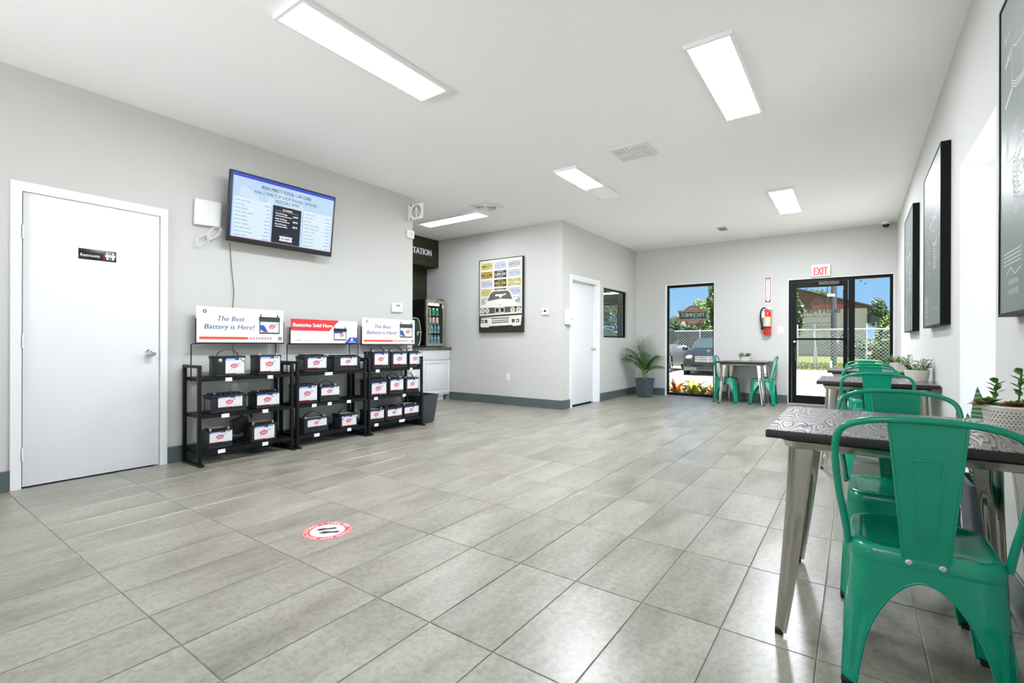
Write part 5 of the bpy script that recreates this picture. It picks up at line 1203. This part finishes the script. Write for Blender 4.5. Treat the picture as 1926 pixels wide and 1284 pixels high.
for (dx, dy, hh, lx, ly) in ((-.08, .06, .54, 0, .03), (-.07, -.03, .60, .0, -.05), (-.02, .03, .44, .02, .02), (-.03, -.06, .40, .02, -.08), (.04, .0, .5, .05, .0), (.08, .05, .38, .04, .05), (-.1, .01, .42, -.08, .04), (.1, -.05, .42, .08, -.02), (-.11, .07, .36, -.1, .1), (.0, .07, .4, .0, .09), (-.12, -.06, .45, -.12, -.02)):
    mb = MB(); a = rnd.uniform(-.6, .6)+pi/2; sd_ = Vector((cos(a), sin(a), 0)); nv = Vector((-sin(a), cos(a), 0)); rings = []
    for i in range(9):
        f = i/8; p = Vector((cS[0]+dx+lx*f, cS[1]+dy+ly*f, .312+hh*f)); w_ = .028*(.75+.9*f)*(1 if f < .6 else max(.02, 1-((f-.6)/.4)**1.6)); rings.append([p-sd_*w_+nv*.01*(f < .9), p-nv*.003, p+sd_*w_+nv*.01*(f < .9), p+nv*.003])
    mb.loft(rings); obj('leaf', mb, [M_sn], t_)

# ================================================================== OUTDOORS
GZ = -.12
M_conc = mat('pale_concrete', '#e6e0d6', .8, var=(.6, '#dcd5ca')); M_grass = mat('lawn', '#566030', .9, var=(3, '#6c6c3c')); M_gravel = mat('gravel_bed', '#8f867c', .9, var=(20, '#5f564e'))
struct('ground', MB().box(XF+.16, 24.7, -30, 40, -.3, GZ), [M_conc], 'pale concrete car park outside the windows', 'ground')
struct('ground_side', MB().box(-20, XF+.16, -30, YR-.3, -.3, GZ), [mat('side_ground_tone', '#cfcdc8', .9, var=(1, '#c2c0bb'))], 'unseen side ground toned for the light it reflects into the right windows', 'ground')  # unseen ground, split off and toned to control light reflected indoors
mb = MB(); mb.loft([[(24.7, -30, GZ+.03), (24.7, 60, GZ+.03)], [(32, -30, GZ+.1), (32, 60, GZ+.1)], [(45, -30, .35), (45, 60, .35)], [(90, -40, .5), (90, 80, .5)]], 0, False, False)
struct('lawn', mb, [M_grass], 'sunlit grass strip beyond the car park', 'lawn')
mb = MB()
rnd = random.Random(4)
for k in range(9000):
    x = rnd.uniform(24.8, 32); y = rnd.uniform(-3, 11); h_ = rnd.uniform(.04, .12); w_ = .02; a = rnd.uniform(0, pi); z = GZ+.03+(x-24.7)/7.3*.07
    mb.poly([(x-w_*cos(a), y-w_*sin(a), z), (x+w_*cos(a), y+w_*sin(a), z), (x+rnd.uniform(-.03, .03), y+rnd.uniform(-.03, .03), z+h_)])
tag(obj('grass_tufts', mb, [leafmat('grass_blade', '#67743a', '#8a8850')]), 'short sunlit grass growing along the fence', 'grass', kind='stuff')
struct('kerb', MB().box(24.55, 24.72, -30, 40, GZ, GZ+.05, bev=.01), [mat('kerb_concrete', '#bdb7ab', .8)], 'low concrete kerb between car park and grass', 'kerb')
struct('planting_bed', MB().box(XF+.161, 11.9, 1.9, 4.2, GZ, GZ+.07, bev=.01), [M_gravel], 'gravel planting bed outside the tall window', 'bed')
# bromeliads
def bromeliad(x, y, s, cols, label, seed, n=16, spiky=False):
    rnd = random.Random(seed)
    t_ = thing('bromeliad' if not spiky else 'spiky_shrub', label, 'plant', (x, y, GZ+.07), group='bright plants in the bed outside the tall window')
    for k in range(n):
        mb = MB(); a = 2*pi*k/n*2.4; el = .35+.9*k/n; L = s*rnd.uniform(.75, 1.1)
        leaf_mesh(mb, (x, y, GZ+.07), (cos(a)*cos(el), sin(a)*cos(el), sin(el)), L, (.075 if not spiky else .014)*s/.4, .35 if not spiky else .1, 0, 6, fold=.35); obj('leaf', mb, [cols[k % len(cols)]], t_)
BY, BO, BG, BR = leafmat('brom_yellow', '#8f8a22', '#b5a83a'), leafmat('brom_orange', '#c06a12', '#d98f22'), leafmat('brom_green', '#4c5c1e', '#6d7a30'), leafmat('brom_red', '#64301f', '#463a20')
def spot(px, X): q = P(px, 700, 'x', X); return q.y
bromeliad(11.0, spot(1271, 11.0), .46, [BO, BO, BR, BO], 'orange and maroon bromeliad at the left edge of the tall window', 1)
bromeliad(11.0, spot(1304, 11.0), .44, [BY, BG, BY], 'large yellow green bromeliad in the middle of the bed', 2, 20)
bromeliad(11.05, spot(1321, 11.05), .34, [BY, BG, BG], 'smaller yellow green bromeliad right of the large one', 3)
bromeliad(11.1, spot(1341, 11.1), .36, [BO, BY, BG], 'orange and yellow bromeliad at the right edge of the tall window', 4)
bromeliad(11.2, spot(1331, 11.2), .42, [leafmat('spiky', '#6f6f45', '#8c8860')], 'thin spiky pale shrub between the bromeliads', 5, 12, True)
bromeliad(11.3, spot(1288, 11.3), .26, [BG], 'low dark green bromeliad between the orange and the large yellow one', 6, 12)

# cars
def wheel(par, x, y, r, w, side):
    o = obj('wheel', MB().lathe([(r*.72, -w/2), (r*.93, -w/2), (r, -w/2+.03), (r, w/2-.03), (r*.93, w/2), (r*.72, w/2)], (x, y, r), 24, ax='y'), [M_rubber], par, local=True)
    ys = y+side*(w/2-.01); mb = MB().lathe([(.05, ys-.01), (.05, ys+.01)], (x, 0, r), 12, ax='y')
    for k in range(7):
        a = 2*pi*k/7; mb.tube([(x+.04*cos(a), ys, r+.04*sin(a)), (x+r*.70*cos(a), ys, r+r*.70*sin(a))], .022, 5)
    mb.lathe([(r*.72, ys-.02), (r*.75, ys), (r*.68, ys)], (x, 0, r), 20, ax='y', cap=False); obj('rim', mb, [M_chrome], o, local=True)
def make_car(label, loc, rz, st, paint, r=.34, wb=(1.45, -1.35), W=.92, group=None, sedan=True):
    t_ = thing('parked_car', label, 'car', loc, rz)
    if not sedan: t_.scale = (1, 1, 1.05)
    G = mat('car_glass', '#39433f', .12, spec=.5)
    rings = []
    for x, w, zb, zm, zbelt, wr, zr in st:
        h_ = [(w*.86, zb), (w*.98, zb+.08), (w, zm), (w*.97, zbelt), (wr, zr-.04), (wr*.85, zr), (0, zr+.02)]
        rings.append([(x, y, z) for y, z in h_]+[(x, -y, z) for y, z in h_[-2::-1]])
    mb = MB(); V = [[mb.bm.verts.new(p) for p in r_] for r_ in rings]; n = len(V[0])
    for i in range(len(V)-1):
        cab_i = st[i][6]-st[i][4] > .25; cab_j = st[i+1][6]-st[i+1][4] > .25
        for j in range(n):
            k = (j+1) % n; fc = mb.bm.faces.new((V[i][j], V[i][k], V[i+1][k], V[i+1][j]))
            side_glass = j in (3, n-5) and (cab_i and cab_j)
            screen = (cab_i != cab_j) and 3 <= j <= n-5
            fc.material_index = 1 if side_glass or screen else 0
    mb.bm.faces.new(V[0][::-1]); mb.bm.faces.new(V[-1])
    bmesh.ops.bevel(mb.bm, geom=[e for e in mb.bm.edges if e.calc_length() > .02 and len(e.link_faces) == 2 and e.calc_face_angle(0) > .5], offset=.02, segments=2, affect='EDGES')
    obj('body', mb, [paint, G], t_, local=True)
    for x in wb:
        for s_ in (-1, 1):
            obj('wheel_arch', MB().lathe([(r*1.14, s_*(W-.05)-.06), (r*1.14, s_*(W-.05)+.055)], (x, 0, r), 22, ax='y'), [M_rubber], t_, local=True); wheel(t_, x, s_*(W-.09), r, .23, s_)
    xf = st[0][0]
    for s_ in (-1, 1):
        obj('headlight', MB().sphere((xf-.22, s_*.66, .66), .17, 0, (1.1, .95, .6), 12), [mat('headlight_glass', '#9aa0a4', .15, spec=.7)], t_, local=True)
        obj('mirror', MB().sphere((.62, s_*1.0, .98), .10, 0, (.6, 1.2, .8), 10), [paint], t_, local=True)
        obj('fog_light', MB().box(xf-.16, xf-.03, s_*.62-.09, s_*.62+.09, .33, .37, bev=.01), [M_chrome], t_, local=True)
    gr = obj('grille', MB().prism([(-.42, .50), (.42, .50), (.50, .72), (-.50, .72)], 'x', xf-.1, xf+.01), [M_black], t_, local=True)
    for z in (.53, .575, .62, .665, .71): obj('grille_bar', MB().box(xf+.005, xf+.03, -.46, .46, z-.008, z+.008, bev=.003), [M_chrome], gr, local=True)
    obj('grille_bar', MB().box(xf+.01, xf+.035, -.012, .012, .50, .72), [M_chrome], gr, local=True)
    obj('bumper', MB().box(xf-.25, xf+.035, -.84, .84, .18, .46, bev=.06, seg=3), [mat('car_black', '#14181a', .15, coat=1) if sedan else paint], t_, local=True)
    obj('lower_intake', MB().box(xf+.03, xf+.042, -.4, .4, .22, .34), [M_rubber], t_, local=True)
    if sedan: obj('bonnet_emblem', MB().tube([(xf-.14, .0, .80), (xf-.14, 0, .86)], .006, 6).tube([(xf-.14, .04*cos(2*pi*k/12), .90+.04*sin(2*pi*k/12)) for k in range(12)], .006, 5, closed=True), [M_chrome], t_, local=True)
    else:
        for s_ in (-1, 1): obj('roof_rail', MB().tube([(.3, s_*.62, 1.80), (.25, s_*.62, 1.86), (-1.9, s_*.62, 1.86), (-1.95, s_*.62, 1.80)], .02), [M_chrome], t_, local=True)
        for s_ in (-1, 1):
            for x0_, x1_ in ((-.95, .45), (-2.0, -1.0)): obj('door_handle', MB().box(x0_+.06, x0_+.24, s_*.925-.015, s_*.925+.015, 1.0, 1.03, bev=.005), [M_chrome], t_, local=True)
    return t_
#      x     w    zb   zm   zbelt wr   zroof
SED = [(2.38, .66, .28, .45, .60, .50, .64), (2.25, .82, .22, .50, .68, .62, .74), (1.8, .91, .18, .55, .78, .68, .86), (1.05, .92, .18, .60, .88, .70, .97), (.82, .92, .18, .60, .90, .70, 1.01), (.15, .92, .18, .60, .92, .60, 1.40), (-.8, .92, .18, .60, .93, .60, 1.43), (-1.65, .92, .18, .62, .94, .68, 1.12), (-2.1, .88, .2, .62, .92, .66, 1.06), (-2.38, .74, .3, .6, .86, .58, .92)]
SUV = [(2.4, .70, .32, .6, .80, .55, .86), (2.28, .86, .26, .65, .92, .66, 1.0), (1.7, .94, .24, .7, 1.0, .70, 1.1), (1.05, .95, .24, .7, 1.05, .70, 1.16), (.85, .95, .24, .7, 1.06, .70, 1.18), (.25, .95, .24, .7, 1.08, .66, 1.74), (-.9, .95, .24, .7, 1.10, .66, 1.80), (-2.05, .94, .24, .7, 1.10, .64, 1.76), (-2.35, .90, .26, .7, 1.08, .62, 1.2), (-2.42, .8, .34, .6, .95, .58, 1.0)]
M_silver = mat('car_silver', '#9b9ea4', .3, .2, coat=.6); M_dkcar = mat('car_graphite', '#1b1b1c', .38, spec=.35); M_whcar = mat('car_white', '#d8dde2', .25, coat=1)
make_car('dark sedan parked facing the tall window', (20.9, 4.76, GZ), pi+.16, SED, M_dkcar)
make_car('silver sport utility car parked beside the dark sedan', (21.1, 7.12, GZ), .03, SUV, M_silver, .39, sedan=False)
make_car('white car seen through the inner office window', (20.7, 9.75, GZ), .03, SUV, M_whcar, .39, sedan=False)

# chain link fence
FX = 27.0
t_ = thing('chain_link_fence', 'chain link fence with steel posts beyond the car park', 'fence', (FX, 4, GZ))
M_galv = mat('galvanised', '#b4b8ba', .5, .2)
gz = GZ+.05; mb = MB(); hF = 1.78; yA, yB = -4.0, 16.0; stp = .155
k = yA-hF
while k < yB:
    for s_ in (1, -1):
        y0_, y1_ = (k, k+hF) if s_ == 1 else (k+hF, k)
        z0_, z1_ = gz+.05, gz+.05+hF
        # clip to the run
        ya_, yb_ = y0_, y1_
        def zat(y): return z0_+(y-y0_)/(y1_-y0_)*(z1_-z0_)
        lo, hi = max(min(ya_, yb_), yA), min(max(ya_, yb_), yB)
        if hi > lo: mb.tube([(FX, lo, zat(lo)), (FX, hi, zat(hi))], .0075, 3)
    k += stp
tag(obj('chain_mesh', mb, [M_galv], t_), kind='stuff')
q = P(1500, 620, 'x', FX); zr = q.z
obj('top_rail', MB().tube([(FX, yA, zr), (FX, yB, zr)], .03, 8), [M_galv], t_)
for px in (1500, 1532, 1630):
    y = P(px, 640, 'x', FX).y; obj('post', MB().tube([(FX, y, gz-.1), (FX, y, zr+.25)], .035, 8), [M_galv], t_)
for y in (4.2, 6.8, 9.4, 12, 14.6, -3.6): obj('post', MB().tube([(FX, y, gz-.1), (FX, y, zr+.1)], .03, 8), [M_galv], t_)
tag(obj('privacy_screen', MB().box(FX+.05, FX+.07, 4.2, 16, gz, zr-.02), [mat('screen_cloth', '#34393b', .9, var=(6, '#282c2e'))], t_), 'dark privacy screen behind the cars')
tag(obj('leaning_pipe', MB().tube([(26.7, P(1538, 660, 'x', 26.7).y, GZ), (26.5, P(1531, 620, 'x', 26.5).y, 1.55)], .035, 8), [M_galv]), 'pale pipe leaning against the fence outside the entrance', 'pipe')
tag(obj('marker_stake', MB().box(25.6, 25.64, P(1563, 690, 'x', 25.6).y-.04, P(1563, 690, 'x', 25.6).y+.04, GZ, .32), [M_white]), 'short white marker stake in the grass', 'stake')

# building across the road
BX = 40.0; bz = .1
Q = lambda px, py, X=BX: P(px, py, 'x', X)
yR = Q(1631, 600).y; yLf = 12.0
t_ = thing('tan_building', 'tan building with brown gable and red band across the street', 'building', (BX, (yR+yLf)/2, bz))
zb1 = Q(1600, 580).z
obj('wall', MB().box(BX, BX+12, yR, yLf, bz-.3, zb1), [mat('stucco_tan', '#f0dccb', .85, var=(1.5, '#e2cebd'))], t_, smooth=False)
pR, pL = Q(1637, 578), Q(1513, 549); slope = (pL.z-pR.z)/(pL.y-pR.y); yPk = pL.y+1.2; zPk = pR.z+slope*(yPk-pR.y)
g_ = MB().prism([(yR, zb1), (yPk*2-yR, zb1), (yPk*2-yR, pR.z), (yPk, zPk), (yR, pR.z+slope*(yR-pR.y))], 'x', BX-.05, BX+.1); obj('gable', g_, [mat('gable_brown', '#8d6a5c', .85, var=(3, '#7a574b'))], t_, smooth=False)
obj('red_band', MB().box(BX-.1, BX, Q(1598, 575).y, Q(1527, 575).y, zb1-.02, Q(1560, 572).z), [mat('band_red', '#c8695c', .8)], t_, smooth=False)
th = .10
obj('roof', MB().prism([(pR.y-.1, pR.z), (yPk, zPk), (yPk*2-pR.y+.1, pR.z), (yPk*2-pR.y+.1, pR.z+th), (yPk, zPk+th), (pR.y-.1, pR.z+th)], 'x', BX-.7, BX+12), [mat('roof_grey', '#45403e', .8)], t_, smooth=False)
obj('lower_band', MB().box(BX-.03, BX, yR, yLf, bz-.3, Q(1600, 640).z), [mat('lower_grey', '#b3aaa6', .9)], t_, smooth=False)  # grey band along the bottom of the wall
aw = [Q(1632, 591), Q(1632, 606), Q(1658, 604), Q(1657, 596)]
obj('awning', MB().loft([[Vector(p)+Vector((dx, 0, 0)) for p in aw] for dx in (-.1, 3)]), [mat('awning_green', '#2c3c38', .7)], t_, smooth=False)
obj('awning_post', MB().box(BX+.5, BX+.6, Q(1648, 620).y-.05, Q(1648, 620).y+.05, bz, Q(1648, 604).z), [M_white], t_)
a, b = Q(1587, 621, BX-.2), Q(1593, 628, BX-.2); obj('wall_vent', MB().box(BX-.2, BX, b.y, a.y, b.z, a.z), [M_black], t_)
a, b = Q(1580, 629, BX-.3), Q(1593, 632, BX-.3); obj('vent_shelf', MB().box(BX-.3, BX, b.y, a.y, b.z, a.z), [mat('shelf_brown', '#5a4a44', .7)], t_)
a, b = Q(1569, 634, BX-.4), Q(1578, 646, BX-.4); obj('meter_box', MB().box(BX-.4, BX, b.y, a.y, b.z, a.z, bev=.02), [M_plastic], t_)
a, b = Q(1585, 544, 43), Q(1593, 561, 43); obj('chimney', MB().box(43, 43.8, b.y, a.y, b.z-.4, a.z), [mat('chimney_brown', '#6f6468', .8)], t_)
# utility pole
UX = 29.0; a, b = P(1563, 560, 'x', UX), P(1574, 560, 'x', UX)
t_ = thing('utility_pole', 'thick grey utility pole beyond the fence outside the entrance', 'pole', (UX, (a.y+b.y)/2, GZ))
obj('pole', MB().tube([(UX, (a.y+b.y)/2, GZ), (UX, (a.y+b.y)/2, 9)], (a.y-b.y)/2, 16), [mat('pole_grey', '#56585c', .8, var=(2, '#4b4d51'))], t_)
c = P(1556, 560, 'x', UX).y; obj('conduit', MB().tube([(UX, c, P(1556, 577, 'x', UX).z), (UX, c, 9)], .022, 8), [mat('pole_grey', '')], t_)
for py in (548, 557, 568): z = P(1556, py, 'x', UX).z; obj('conduit_bracket', MB().box(UX-.03, UX+.03, b.y, c, z-.012, z+.012), [mat('pole_grey', '')], t_)

# trees
TG = [leafmat('tree_mid', '#2c4819', '#485f28'), leafmat('tree_dark', '#1d3115', '#2f4720'), leafmat('tree_light', '#54702f', '#73863d')]
def tree(x, y, zc, rx, ry, rz, n, label, mix, seed, s=.095, ground=0):
    n = int(n*2.2)
    rnd = random.Random(seed)
    t_ = thing('tree', label, 'tree', (x, y, ground), group='trees beyond the fence')
    obj('trunk', MB().tube(catmull([(x, y, ground-.2), (x+.1, y+.05, zc*.5), (x, y, zc)]), [.16]*7+[.12]*5+[.06], 8), [mat('bark', '#6b5f52', .9)], t_)
    mb = MB(); clumps = [(rnd.gauss(0, .5), rnd.gauss(0, .5), rnd.gauss(0, .5)) for _ in range(16)]
    for k in range(n):
        c = rnd.choice(clumps); v = Vector((rnd.gauss(0, 1), rnd.gauss(0, 1), rnd.gauss(0, 1))).normalized()*rnd.uniform(.25, .5)
        p = Vector((x+rx*(c[0]*.9+v.x), y+ry*(c[1]*.9+v.y), zc+rz*(c[2]*.9+v.z)))
        d1 = Vector((rnd.gauss(0, 1), rnd.gauss(0, 1), rnd.gauss(0, 1))).normalized(); d2 = d1.orthogonal().normalized(); ss = s*rnd.uniform(.6, 1.3)
        mb.poly([p-d1*ss, p-d2*ss*.45, p+d1*ss, p+d2*ss*.45], rnd.choice(mix))
    tag(obj('foliage', mb, TG, t_, smooth=False), kind='stuff')
def ty(px, X): return P(px, 600, 'x', X).y
tree(31, ty(1486, 31), 2.6, 1.2, .62, 1.7, 5000, 'bushy green tree at the left edge of the entrance door', (0, 0, 1, 2), 1)
tree(46, ty(1540, 46), 5.2, 1.0, .8, .45, 300, 'thin pale branches above the gable of the tan building', (2, 2, 0), 2, .09)
tree(31, ty(1668, 31), 1.4, 1.2, .48, 1.35, 3600, 'light green tree right of the tan building', (0, 2, 2), 3)
tree(56, ty(1650, 56), 4.0, 1.5, .9, 1.1, 2000, 'distant tree with pointed top behind the awning', (0, 1), 4)
tree(32, ty(1343, 32), 3.1, 1.6, .85, 1.6, 4200, 'light leafy tree right behind the badge decal', (2, 2, 0), 5)
tree(36, ty(1262, 36), 1.9, 1.5, 1.0, .95, 4200, 'dark green tree behind the silver car', (0, 1, 0), 6)
tree(38, ty(1300, 38), 1.7, 1.5, 1.9, .75, 4200, 'low green tree between the badge decal and the fence', (0, 1, 2), 7)
tree(31, ty(1132, 31), 3.4, 2.2, 3.6, 2.4, 7000, 'broad green tree seen through the inner office window', (0, 0, 2), 8)
tree(38, ty(1648, 38), .95, 1.2, .75, .42, 1500, 'low hedge beside the tan building seen through the side pane', (1, 0), 12)
